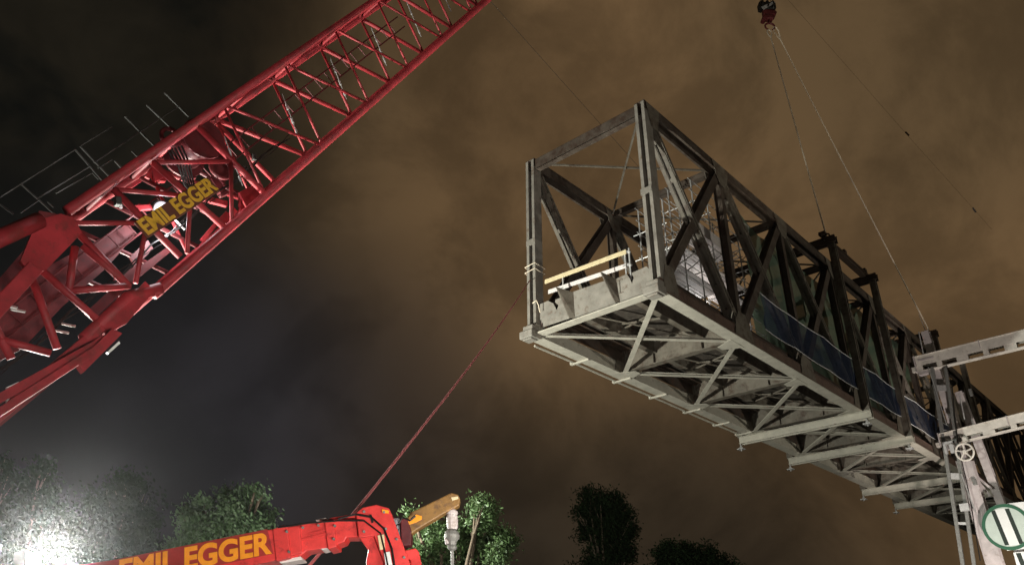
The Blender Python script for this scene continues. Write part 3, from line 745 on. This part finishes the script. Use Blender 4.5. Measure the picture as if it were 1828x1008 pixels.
# round white lamp in the boom
wl_p = inface(288, 372, -.3)
wl = thing('work_lamp', 'round white work lamp glowing behind the lettering board inside the red boom', 'lamp', wl_p)
dirc = (CAM - wl_p).normalized(); side = dirc.cross(V((0, 0, 1))).normalized()
obj('lens', MB().sphere((0, 0, 0), .145, 20), M['lens2'], wl, smooth=True)
obj('housing', MB().tube([-dirc * .0 + V((0, 0, -.0)) - dirc*.12, -dirc * .30], .15, 18), M['galvdark'], wl)
obj('rim', MB().ring(-dirc*.02, dirc, .155, .018), M['galvdark'], wl, smooth=True)
obj('bracket', MB().tube([-dirc*.2, -dirc*.2 + V((-.5, 0, .05))], .04, 8), M['red'], wl)

# ------------------------------------------------------------------ small red loader crane in the foreground
LY = 9.0
lp0 = at(430, 985, LY)
lc = thing('loader_crane', 'bright red folding loader crane with orange lettering and a brown outer arm', 'crane', V((at(60, 1040, LY).x, LY, 0)))
lbase = V(lc.location)
def lob(name, pts, m_, y0=-.16, th=.32, bevel=.012, sc_=3.656, ox=460, oy=780, raw=False):
    P_ = [at(ox + u / sc_, oy + v_ / sc_, LY) for u, v_ in pts] if not raw else [at(u, v_, LY) for u, v_ in pts]
    return obj(name, rebase(MB().prism([p + V((0, y0, 0)) for p in P_], (0, th, 0)), lbase), M[m_], lc, bevel=bevel)
lob('main_boom', [(40, 1085), (30, 1030), (300, 990), (470, 952), (540, 942), (545, 990), (480, 1008), (300, 1040)], 'red2', raw=True)
lob('middle_boom', [(496, 955), (502, 945), (540, 938), (588, 932), (592, 928), (650, 918), (668, 962), (622, 962), (618, 970), (592, 980), (552, 986), (540, 996), (500, 1003)], 'red2', y0=-.13, th=.26, raw=True)
lob('boom_collar', [(494, 950), (512, 942), (520, 943), (526, 1000), (500, 1006)], 'red2', y0=-.19, th=.38, raw=True)
lob('boom_collar', [(584, 934), (600, 930), (606, 980), (590, 984)], 'red2', y0=-.17, th=.34, raw=True)
lob('top_cover', [(565, 930), (585, 926), (587, 929), (570, 933)], 'wrail', y0=-.1, th=.2, raw=True)
lob('underside_highlight', [(570, 978), (600, 972), (602, 977), (578, 984)], 'wrail', y0=-.12, th=.24, raw=True)  # white piece stands in for a highlight under the boom
lob('underside_highlight', [(500, 1002), (540, 994), (545, 1001), (505, 1008)], 'wrail', y0=-.12, th=.24, raw=True)  # another painted highlight on the underside
lob('head_plate', [(640, 922), (652, 912), (676, 907), (698, 913), (703, 924), (722, 975), (735, 1010), (745, 1060), (700, 1060), (690, 1010), (672, 962), (645, 965)], 'red2', y0=-.20, th=.05, raw=True)
lob('head_plate', [(640, 922), (652, 912), (676, 907), (698, 913), (703, 924), (722, 975), (735, 1010), (745, 1060), (700, 1060), (690, 1010), (672, 962), (645, 965)], 'red2', y0=.14, th=.05, raw=True)
lob('knuckle_block', [(642, 960), (672, 950), (690, 975), (706, 1060), (662, 1060), (656, 1005), (660, 985)], 'red2', y0=-.12, th=.24, raw=True)
lob('knuckle_slot', [(664, 925), (668, 925), (672, 938), (668, 940)], 'black', y0=-.215, th=.02, raw=True, bevel=0)
lob('link_plate', [(714, 985), (742, 979), (748, 984), (760, 1040), (738, 1040), (733, 1000), (722, 995)], 'red2', y0=-.06, th=.12, raw=True)
lob('warning_plate', [(679, 962), (690, 960), (692, 985), (683, 987)], 'yrail', y0=-.222, th=.02, raw=True, bevel=0)
lob('white_plate', [(690, 992), (700, 990), (706, 1020), (694, 1022)], 'whiteb', y0=-.225, th=.02, raw=True, bevel=0)
lob('small_amber_plate', [(686, 916), (698, 918), (698, 923), (687, 922)], 'orange', y0=-.22, th=.02, raw=True, bevel=0)
def lt(pa_, pb_, r_, nm, m_, n=12, yo=0):
    return obj(nm, rebase(MB().tube([at(*pa_, LY) + V((0, yo, 0)), at(*pb_, LY) + V((0, yo, 0))], r_, n), lbase), M[m_], lc, smooth=False)
lt((706, 926), (713, 976), .045, 'cylinder', 'chrome')
for y_ in (938, 947): lt((707.6, y_), (708.4, y_ + 1.6), .05, 'cylinder_band', 'black')
lob('outer_arm', [(722, 934), (734, 916), (806, 881), (818, 884), (822, 892), (820, 904), (790, 920), (745, 947), (733, 956), (722, 952)], 'brown', y0=-.07, th=.14, bevel=.015, raw=True)
lob('arm_top_strip', [(738, 916), (800, 884), (803, 888), (744, 920)], 'yrail', y0=-.05, th=.1, raw=True)
lob('arm_tip_plate', [(806, 890), (818, 888), (819, 892), (808, 896)], 'yrail', y0=-.08, th=.02, raw=True, bevel=0)
lob('arm_marking', [(727, 930), (736, 927), (744, 920), (754, 923), (754, 929), (744, 934), (732, 938), (727, 936)], 'orange', y0=-.084, th=.02, raw=True, bevel=.004)
lob('arm_root', [(716, 930), (728, 925), (736, 950), (735, 975), (718, 976)], 'deepred', y0=-.09, th=.18, raw=True)
def lathe(px, prof, m_, nm, n=14):
    b = MB(); vs = []; fs = []
    for i, (py, r_) in enumerate(prof):
        c = at(px + (py - 910) * .02, py, LY)
        for k in range(n): vs.append(c + V((r_*math.cos(2*math.pi*k/n), r_*math.sin(2*math.pi*k/n), 0)))
    for i in range(len(prof) - 1):
        for k in range(n): fs.append((i*n+k, i*n+(k+1) % n, (i+1)*n+(k+1) % n, (i+1)*n+k))
    fs.append(tuple(range(n))[::-1])
    return obj(nm, rebase(b.add(vs, fs), lbase), M[m_], lc, smooth=False)
lathe(807, [(909, .045), (912, .062), (916, .066), (919, .05), (920, .062), (935, .064), (941, .058), (944, .05)], 'tower', 'rotator')
lathe(806, [(944, .045), (948, .072), (954, .085), (960, .082), (966, .05), (972, .045), (976, .055), (980, .04), (982, .018), (1060, .018)], 'galvdark', 'hanging_shaft')
lt((797, 955), (800, 970), .03, 'shaft_bolt', 'tower')
for (pp, r_) in (((( 610, 933), (640, 925), (668, 930), (690, 950), (704, 985), (712, 1040)), .012), (((505, 948), (560, 940), (612, 936), (655, 936), (684, 958), (694, 1000), (702, 1040)), .010), (((716, 940), (722, 930), (735, 936), (745, 928)), .012)):
    obj('hydraulic_hose', rebase(MB().tube([at(x, y, LY) + V((0, -.225, 0)) for x, y in pp], r_, 6), lbase), M['black'], lc)
for (x, y) in ((655, 920), (690, 921), (655, 955), (693, 950), (712, 968), (725, 1000), (604, 945), (602, 968), (520, 955), (524, 990), (548, 948), (575, 944)):
    c = at(x, y, LY) + V((0, -.20, 0)); obj('bolt', rebase(MB().tube([c, c + V((0, -.025, 0))], .014, 6), lbase), M['galvdark'], lc)
for (x0, y0, x1, y1) in ((512, 975, 590, 955), (556, 957, 588, 949)):
    obj('seam_strip', rebase(MB().beam(at(x0, y0, LY) + V((0, -.135, 0)), at(x1, y1, LY) + V((0, -.135, 0)), .02, .022, (0, 0, 1)), lbase), M['red2'], lc)
# lettering on the main boom
ca = at(222, 1026, LY) + V((0, -.175, 0)); cb = at(489, 975, LY) + V((0, -.175, 0))
dx = (cb - ca).normalized(); dz = V((0, -1, 0)); dy = dz.cross(dx).normalized()
mw = Matrix((dx, dy, dz)).transposed().to_4x4(); mw.translation = (ca + cb) / 2 - lbase
to = text_mesh('EMIL EGGER', .31, .006, .011, M['orange'], 'boom_lettering', lc, mw)
wd = max(v.co.x for v in to.data.vertices) - min(v.co.x for v in to.data.vertices); s_ = (cb - ca).length / wd
for v in to.data.vertices: v.co.x *= s_
lob('lettering_board', [(170, 1060), (170, 1012), (484, 949), (495, 992)], 'midred', y0=-.168, th=.004, bevel=0, raw=True)
# column, base and stabiliser out of view under the boom
cx = at(60, 1060, LY)
obj('crane_column', rebase(MB().beam((cx.x, LY, .3), (cx.x, LY, cx.z + .05), .42, .42, (0, 1, 0)), lbase), M['red2'], lc, bevel=.03)
obj('base_frame', rebase(MB().box((cx.x, LY, .2), (1.6, 2.6, .4)), lbase), M['blackrub'], lc, bevel=.04)

# ------------------------------------------------------------------ tag rope, wires
r0 = blocal(946, 500, 1, -.3); P0 = A0 + ax*r0.x + ay*r0.y + az*r0.z
Pm = at(640, 905, 10.6); Pe = at(553, 1008, 9.75); Pg = V((Pe.x - .75, Pe.y - 1.4, 1.1))
pts = [P0.lerp(Pm, i / 14) + V((0, 0, -.18 * math.sin(math.pi * i / 14))) for i in range(15)] + [Pe, Pg, V((Pg.x - .1, Pg.y - .1, .02))]
tr = thing('tag_rope', 'long red tag rope from the left end post down behind the small red crane', 'rope', pts[-1])
cu_pts = pts
vsr = MB(); vsr.tube(cu_pts, .020, 8)
obj('rope', rebase(vsr, pts[-1]), M['redrope'], tr, smooth=True)
wq = A0 + ax*2.75 + ay*5.6 + az*8.1; wp = bp(9.2, wb_, -hb_)
w1 = thing('guide_wire', 'thin dark wire slanting from the red boom to the bridge top braces', 'wire', wq)
obj('wire', rebase(MB().tube([wq, wp], .008, 5), wq), M['wire'], w1)
q1 = at(1740, 375, 62); q0 = at(1500, 105, 48); q2 = q0 + (q0 - q1) * .9; q3 = q1 + (q1 - q0) * .9
q3 = A0 + ax * 7.4 + ay * 60 + az * 9
w2 = thing('hanging_wire', 'thin dark line with small bright fitting crossing the orange sky at right', 'wire', q3)
obj('wire', rebase(MB().tube([q2, q0, q0.lerp(q1, .5) + V((.0, 0, -.15)), q1, q1 + (q1 - q0) * .15], .008, 5), q3), M['wire'], w2)
obj('fitting', rebase(MB().beam(q1 + V((-.12, 0, .25)), q1 + V((.05, 0, -.25)), .12, .12), q3), M['galv'], w2)
obj('fitting', rebase(MB().beam(q0.lerp(q1, .46) + V((-.1, 0, .2)), q0.lerp(q1, .46) + V((.15, 0, -.2)), .10, .10), q3), M['darkst'], w2)

# ------------------------------------------------------------------ trees
def tree(name, label, base, top_z, blobs, leaf, mat_, nleaf, trunk_r=.22, group=None):
    base = V(base); t = thing(name, label, 'tree', base, group)
    b = MB(); ctr = sum((V(c) for c, r_ in blobs), V((0, 0, 0))) / len(blobs)
    fork = V((base.x, base.y, base.z + (ctr.z - base.z) * .55))
    b.tube([base, base.lerp(fork, .5) + V((.1, .05, 0)), fork], trunk_r, 10, trunk_r * .7)
    for c, r_ in blobs:
        c = V(c); mid = fork.lerp(c, .5) + V((random.uniform(-.3, .3), random.uniform(-.3, .3), -.2)); b.tube([fork, mid, c], trunk_r * .5, 6, .03)
        for j in range(3):
            e = c + V((random.uniform(-1, 1), random.uniform(-1, 1), random.uniform(-.2, 1))).normalized() * r_ * .9
            b.tube([mid.lerp(c, .6), e], .04, 4, .01)
    obj('trunk', rebase(b, base), M['bark'], t, smooth=True)
    L_ = MB(); tot = sum(r_**2 for c, r_ in blobs)
    for c, r_ in blobs:
        c = V(c); n_ = int(nleaf * r_**2 / tot)
        ncl = max(4, n_ // 22)
        for i in range(ncl):
            d = V((random.gauss(0, 1), random.gauss(0, 1), random.gauss(0, 1))).normalized()
            cc = c + d * r_ * abs(random.gauss(.72, .30)); cc.z += random.uniform(-.1, .1) * r_
            cr_ = leaf * random.uniform(1.2, 2.6)
            for j in range(22):
                p = cc + V((random.gauss(0, 1), random.gauss(0, 1), random.gauss(0, .7))) * cr_ * .6
                s_ = leaf * random.uniform(.35, .75)
                nn = (V((random.gauss(0, 1), random.gauss(0, 1), random.gauss(.6, 1)))).normalized()
                a_ = nn.cross(V((random.random(), random.random(), random.random() + .1))).normalized(); e_ = nn.cross(a_)
                L_.add([p - a_*s_, p + e_*s_*.45 - a_*s_*.1, p + a_*s_ + nn * s_ * .15, p - e_*s_*.45 - a_*s_*.1], [(0, 1, 2, 3)])
    obj('crown', rebase(L_, base), mat_, t)
    return t
def blobs_px(lst, Y):
    out = []
    for x, y, r_ in lst:
        p = at(x, y, Y + random.uniform(-1, 1)); out.append((p, r_ * Y / 1250))
    return out
bl = blobs_px([(408, 885, 13), (437, 890, 15), (415, 912, 18), (450, 912, 18), (400, 938, 20), (360, 900, 12), (335, 918, 13), (350, 938, 17), (430, 942, 22), (465, 935, 13), (482, 918, 6), (380, 962, 24), (340, 965, 18), (310, 982, 15), (420, 975, 24), (465, 965, 14), (360, 1020, 34), (430, 1030, 36), (458, 871, 5), (466, 885, 5)], 30)
tree('broadleaf_tree', 'grey green leafy tree rising behind the red lettered crane boom', (at(400, 1000, 30).x, 30, 0), 0, bl, .15, M['leafB'], 26000)
bl = blobs_px([(858, 903, 14), (872, 912, 13), (852, 928, 15), (832, 955, 18), (870, 952, 17), (895, 958, 13), (909, 967, 9), (812, 975, 16), (788, 955, 20), (760, 955, 18), (735, 918, 9), (745, 935, 11), (780, 990, 24), (850, 990, 20), (888, 990, 14), (740, 1000, 20), (820, 1035, 36), (880, 1030, 24)], 22)
tree('broadleaf_tree', 'bright green leafy tree behind the brown arm of the small crane', (at(820, 1000, 22).x, 22, 0), 0, bl, .105, M['leafA'], 26000)
bl = blobs_px([(1048, 882, 13), (1072, 893, 17), (1100, 898, 18), (1042, 912, 16), (1075, 922, 28), (1112, 925, 17), (1125, 945, 11), (1060, 948, 24), (1100, 955, 26), (1082, 985, 24), (1118, 990, 16), (1070, 1030, 36)], 60)
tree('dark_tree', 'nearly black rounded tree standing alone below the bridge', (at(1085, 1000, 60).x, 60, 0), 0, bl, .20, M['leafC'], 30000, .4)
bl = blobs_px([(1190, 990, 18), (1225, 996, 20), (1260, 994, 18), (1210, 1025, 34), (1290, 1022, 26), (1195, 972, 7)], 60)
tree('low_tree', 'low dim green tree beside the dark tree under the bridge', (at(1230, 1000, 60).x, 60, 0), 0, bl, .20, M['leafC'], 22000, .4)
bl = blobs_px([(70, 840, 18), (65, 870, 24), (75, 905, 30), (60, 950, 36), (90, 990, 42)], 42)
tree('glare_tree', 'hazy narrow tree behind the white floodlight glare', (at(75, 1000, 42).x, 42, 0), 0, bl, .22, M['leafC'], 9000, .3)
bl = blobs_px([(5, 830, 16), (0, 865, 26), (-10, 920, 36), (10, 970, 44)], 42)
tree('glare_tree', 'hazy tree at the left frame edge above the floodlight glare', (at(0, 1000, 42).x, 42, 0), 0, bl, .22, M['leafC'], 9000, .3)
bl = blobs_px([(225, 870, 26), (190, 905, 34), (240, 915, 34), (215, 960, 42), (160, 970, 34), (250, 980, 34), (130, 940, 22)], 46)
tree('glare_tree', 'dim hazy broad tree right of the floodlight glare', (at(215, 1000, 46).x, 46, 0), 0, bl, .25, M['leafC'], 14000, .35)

# ------------------------------------------------------------------ floodlight mast (lit, bottom left) and unseen floodlights, some added as fill
def flood(name, label, pos, target, power, col=(1, .95, .86), spot=None, lens=True, size=.35, blend=.3, group='site floodlights'):
    pos = V(pos); d = (V(target) - pos).normalized()
    t = thing(name, label, 'floodlight', (pos.x, pos.y, 0), group); bs = V((pos.x, pos.y, 0))
    back = pos - d * .18
    obj('mast', rebase(MB().tube([(back.x, back.y, 0), (back.x, back.y, back.z - .3)], .05, 10), bs), M['galv'], t)
    b = MB()
    for k in range(3):
        a_ = 2*math.pi*k/3; b.tube([(back.x, back.y, min(.9, back.z * .5)), (back.x + .7*math.cos(a_), back.y + .7*math.sin(a_), 0.02)], .03, 6)
    obj('tripod_base', rebase(b, bs), M['galv'], t)
    hsg = obj('housing', rebase(MB().beam(pos - d*.30, pos - d*.04, .7, .5), bs), M['black'], t, bevel=.03)
    obj('lens', rebase(MB().beam(pos - d*.035, pos - d*.015, .62, .42), bs), M['lens'], hsg)
    ld = bpy.data.lights.new(name + '_light', 'SPOT'); ld.energy = power; ld.color = col; ld.shadow_soft_size = size
    ld.spot_size = math.radians(spot or 150); ld.spot_blend = blend
    lo = bpy.data.objects.new(name + '_light', ld); COL.objects.link(lo); lo.parent = t
    lo.matrix_local = Matrix.Translation(pos + d * .12 - bs) @ (-d).to_track_quat('Z', 'Y').to_matrix().to_4x4()
    return t
mid_bridge = A0 + ax*2.7 + ay*14
fp = at(62, 1004, 19)
flood('floodlight', 'glaring white floodlight at the bottom left corner of the frame', fp, fp + (mid_bridge - fp).normalized() * .6 + (CAM - fp).normalized() * .35, 25000, col=(.98, 1, .91), spot=165, blend=.5, size=.3)
fp2 = at(-30, 985, 19.5)
flood('floodlight', 'second white floodlight just beyond the left frame edge', fp2, fp2 + (CAM - fp2).normalized() + V((0, 0, .25)), 1800, spot=100, blend=.7)
# out-of-view lights: site lamps for boom and loader, then added fills
flood('floodlight', 'floodlight on a short mast right of the viewer aimed up at the red boom', (4.5, 3.0, 1.0), bp(1.5, 0, 0), 3000, col=(1, .9, .82), spot=75, blend=.6)
flood('floodlight', 'low floodlight near the viewer aimed at the small red crane and trees', (1.6, 1.5, .6), at(620, 980, 9), 2700, col=(1, .95, .9), spot=85, blend=.5)
flood('floodlight', 'added unseen floodlight beyond the frame right aimed at the pale tower', A0 + ax*11 + ay*19 + V((0, 0, -12)), A0 + ax*8.6 + ay*29 + az*0, 8000, col=(1, .9, .85), spot=60, blend=.6)  # added lamp, lights the front faces of the tower
flood('floodlight', 'added fill floodlight beyond the right frame edge washing the dark side of the bridge', (48, 22, 3.0), A0 + ax*5.5 + ay*16 + az*4, 12000, col=(1, .95, .82), spot=100, blend=.6)  # added fill so the bridge's right side is not black
flood('floodlight', 'added low floodlight behind the small red crane aimed up at the bright green tree', (-2.2, 13.5, .9), (-1.2, 22, 4.5), 700, col=(1, .97, .88), spot=80, blend=.6)  # added lamp for this tree, hidden below the frame
flood('floodlight', 'added low floodlight behind the lettered boom aimed up at the grey green tree', (-6.5, 17, .9), (-10.6, 30, 6.5), 6500, col=(1, .97, .88), spot=70, blend=.6)  # added for the left tree, which the visible floodlight misses
wld = bpy.data.lights.new('work_lamp_light', 'POINT'); wld.energy = 130; wld.color = (.95, .95, 1); wld.shadow_soft_size = .1
wlo = bpy.data.objects.new('work_lamp_light', wld); COL.objects.link(wlo); wlo.parent = wl; wlo.location = V((.25, -.05, -.35))

flood('floodlight', 'added floodlight on the ground right of the bridge end aimed up at the crane hook', (6.5, 9, .8), (18.3, 40, 42), 15000, col=(1, .88, .72), spot=22, blend=.7)  # narrow beam added to brighten the slings
swl = bthing('work_lamp', 'small added lamp brightening the scaffold inside the bridge', 'lamp', (3.0, 6.6, 2.3))  # lamp added to brighten the scaffold
obj('lens', MB().sphere((0, 0, 0), .07, 14), M['lens2'], swl, smooth=True)
obj('housing', MB().tube([(-.08, 0, .02), (-.2, 0, .04)], .08, 12), M['black'], swl)
obj('stand', MB().tube([(-.14, 0, 0), (-.14, 0, -1.0)], .02, 6), M['galv'], swl)
sl = bpy.data.lights.new('scaffold_light', 'POINT'); sl.energy = 110; sl.color = (1, .97, .95); sl.shadow_soft_size = .3
slo = bpy.data.objects.new('scaffold_light', sl); COL.objects.link(slo); slo.parent = swl; slo.location = (.15, 0, .05)

# ------------------------------------------------------------------ thin haze
hz = MB().box((10, 40, 44), (160, 170, 90)); ho = obj('haze', hz, bpy.data.materials.new('haze_air')); ho['kind'] = 'stuff'
hm = ho.data.materials[0]; hm.use_nodes = True; N = hm.node_tree.nodes; N.remove(N['Principled BSDF'])
pv = N.new('ShaderNodeVolumePrincipled'); pv.inputs['Color'].default_value = (.9, .9, .92, 1); pv.inputs['Density'].default_value = .0003; pv.inputs['Anisotropy'].default_value = .945
hm.node_tree.links.new(pv.outputs[0], N['Material Output'].inputs['Volume'])

# ------------------------------------------------------------------ night sky: cloud lit by the town
w = bpy.data.worlds.new('World'); scn.world = w; w.use_nodes = True; nt = w.node_tree; N = nt.nodes; L = nt.links
bg = N['Background']; out = N['World Output']
tc = N.new('ShaderNodeTexCoord')
def blob(px, py, inner, outer):
    d = ray(px, py); dp = N.new('ShaderNodeVectorMath'); dp.operation = 'DOT_PRODUCT'; L.new(tc.outputs['Generated'], dp.inputs[0]); dp.inputs[1].default_value = d
    mr = N.new('ShaderNodeMapRange'); mr.interpolation_type = 'SMOOTHERSTEP'; mr.inputs[1].default_value = math.cos(math.radians(outer)); mr.inputs[2].default_value = math.cos(math.radians(inner))
    L.new(dp.outputs['Value'], mr.inputs[0]); return mr.outputs[0]
def noise(sc_, det, loc, rough=.55, st=(1, 1, 1)):
    mp = N.new('ShaderNodeMapping'); mp.inputs['Location'].default_value = loc; mp.inputs['Scale'].default_value = st; L.new(tc.outputs['Generated'], mp.inputs[0])
    n_ = N.new('ShaderNodeTexNoise'); n_.inputs['Scale'].default_value = sc_; n_.inputs['Detail'].default_value = det; n_.inputs['Roughness'].default_value = rough; n_.inputs['Distortion'].default_value = .3
    L.new(mp.outputs[0], n_.inputs[0]); return n_.outputs['Fac']
def mixc(fac, a_, b_, mode='MIX'):
    m_ = N.new('ShaderNodeMix'); m_.data_type = 'RGBA'; m_.blend_type = mode
    if hasattr(fac, 'is_linked'): L.new(fac, m_.inputs[0])
    else: m_.inputs[0].default_value = fac
    for i, v_ in ((6, a_), (7, b_)):
        if hasattr(v_, 'is_linked'): L.new(v_, m_.inputs[i])
        else: m_.inputs[i].default_value = tuple(v_) + (1,)
    return m_.outputs[2]
def mth(op, a_, b_):
    m_ = N.new('ShaderNodeMath'); m_.operation = op
    for i, v_ in ((0, a_), (1, b_)):
        if hasattr(v_, 'is_linked'): L.new(v_, m_.inputs[i])
        else: m_.inputs[i].default_value = v_
    return m_.outputs[0]
def ramp(v, a_, b_, lo, hi):
    mr = N.new('ShaderNodeMapRange'); mr.interpolation_type = 'SMOOTHSTEP'; L.new(v, mr.inputs[0]); mr.inputs[1].default_value = a_; mr.inputs[2].default_value = b_; mr.inputs[3].default_value = lo; mr.inputs[4].default_value = hi; return mr.outputs[0]
c = (.031, .024, .0145)
c = mixc(blob(1430, 300, 2, 47), c, (.122, .073, .034))
c = mixc(mth('MULTIPLY', blob(1700, -60, 2, 22), .45), c, (.04, .03, .016))
c = mixc(mth('MULTIPLY', blob(520, 850, 3, 22), .8), c, (.0155, .0125, .0115))
c = mixc(mth('MULTIPLY', blob(150, 800, 2, 22), .8), c, (.019, .018, .022))
c = mixc(mth('MULTIPLY', blob(1150, 1120, 4, 22), .85), c, (.017, .0135, .0095))
cl = noise(5.2, 9, (3.1, 1.7, .4), .62); cl2 = noise(1.7, 3, (7.2, .3, 2.4))
f = mth('MULTIPLY', ramp(cl, .38, .64, .72, 1.16), ramp(cl2, .38, .62, .78, 1.10))
m_ = N.new('ShaderNodeVectorMath'); m_.operation = 'SCALE'; L.new(c, m_.inputs[0]); L.new(f, m_.inputs['Scale']); c = m_.outputs[0]
dark = mth('MULTIPLY', blob(0, 60, 5, 25), ramp(noise(4.4, 6, (.2, 5.1, 1.3)), .40, .60, 1.0, .55))
c = mixc(dark, c, (.0022, .0030, .0030))
sky = N.new('ShaderNodeTexSky'); sky.sky_type = 'NISHITA'; sky.sun_disc = False; sky.sun_elevation = math.radians(-8); sky.sun_rotation = math.radians(40)
b2 = N.new('ShaderNodeBackground'); L.new(sky.outputs[0], b2.inputs[0]); b2.inputs[1].default_value = .05
L.new(c, bg.inputs[0]); bg.inputs[1].default_value = 1.0
ad = N.new('ShaderNodeAddShader'); L.new(bg.outputs[0], ad.inputs[0]); L.new(b2.outputs[0], ad.inputs[1]); L.new(ad.outputs[0], out.inputs[0])

vs_ = scn.view_settings; scn.display_settings.display_device = 'sRGB'
vs_.view_transform = 'Standard'; vs_.look = 'None'; vs_.exposure = 0; vs_.gamma = 1
scn.cycles.use_denoising = True; scn.cycles.max_bounces = 5; scn.cycles.volume_bounces = 0
scn.cycles.sample_clamp_indirect = 4; scn.cycles.transparent_max_bounces = 8
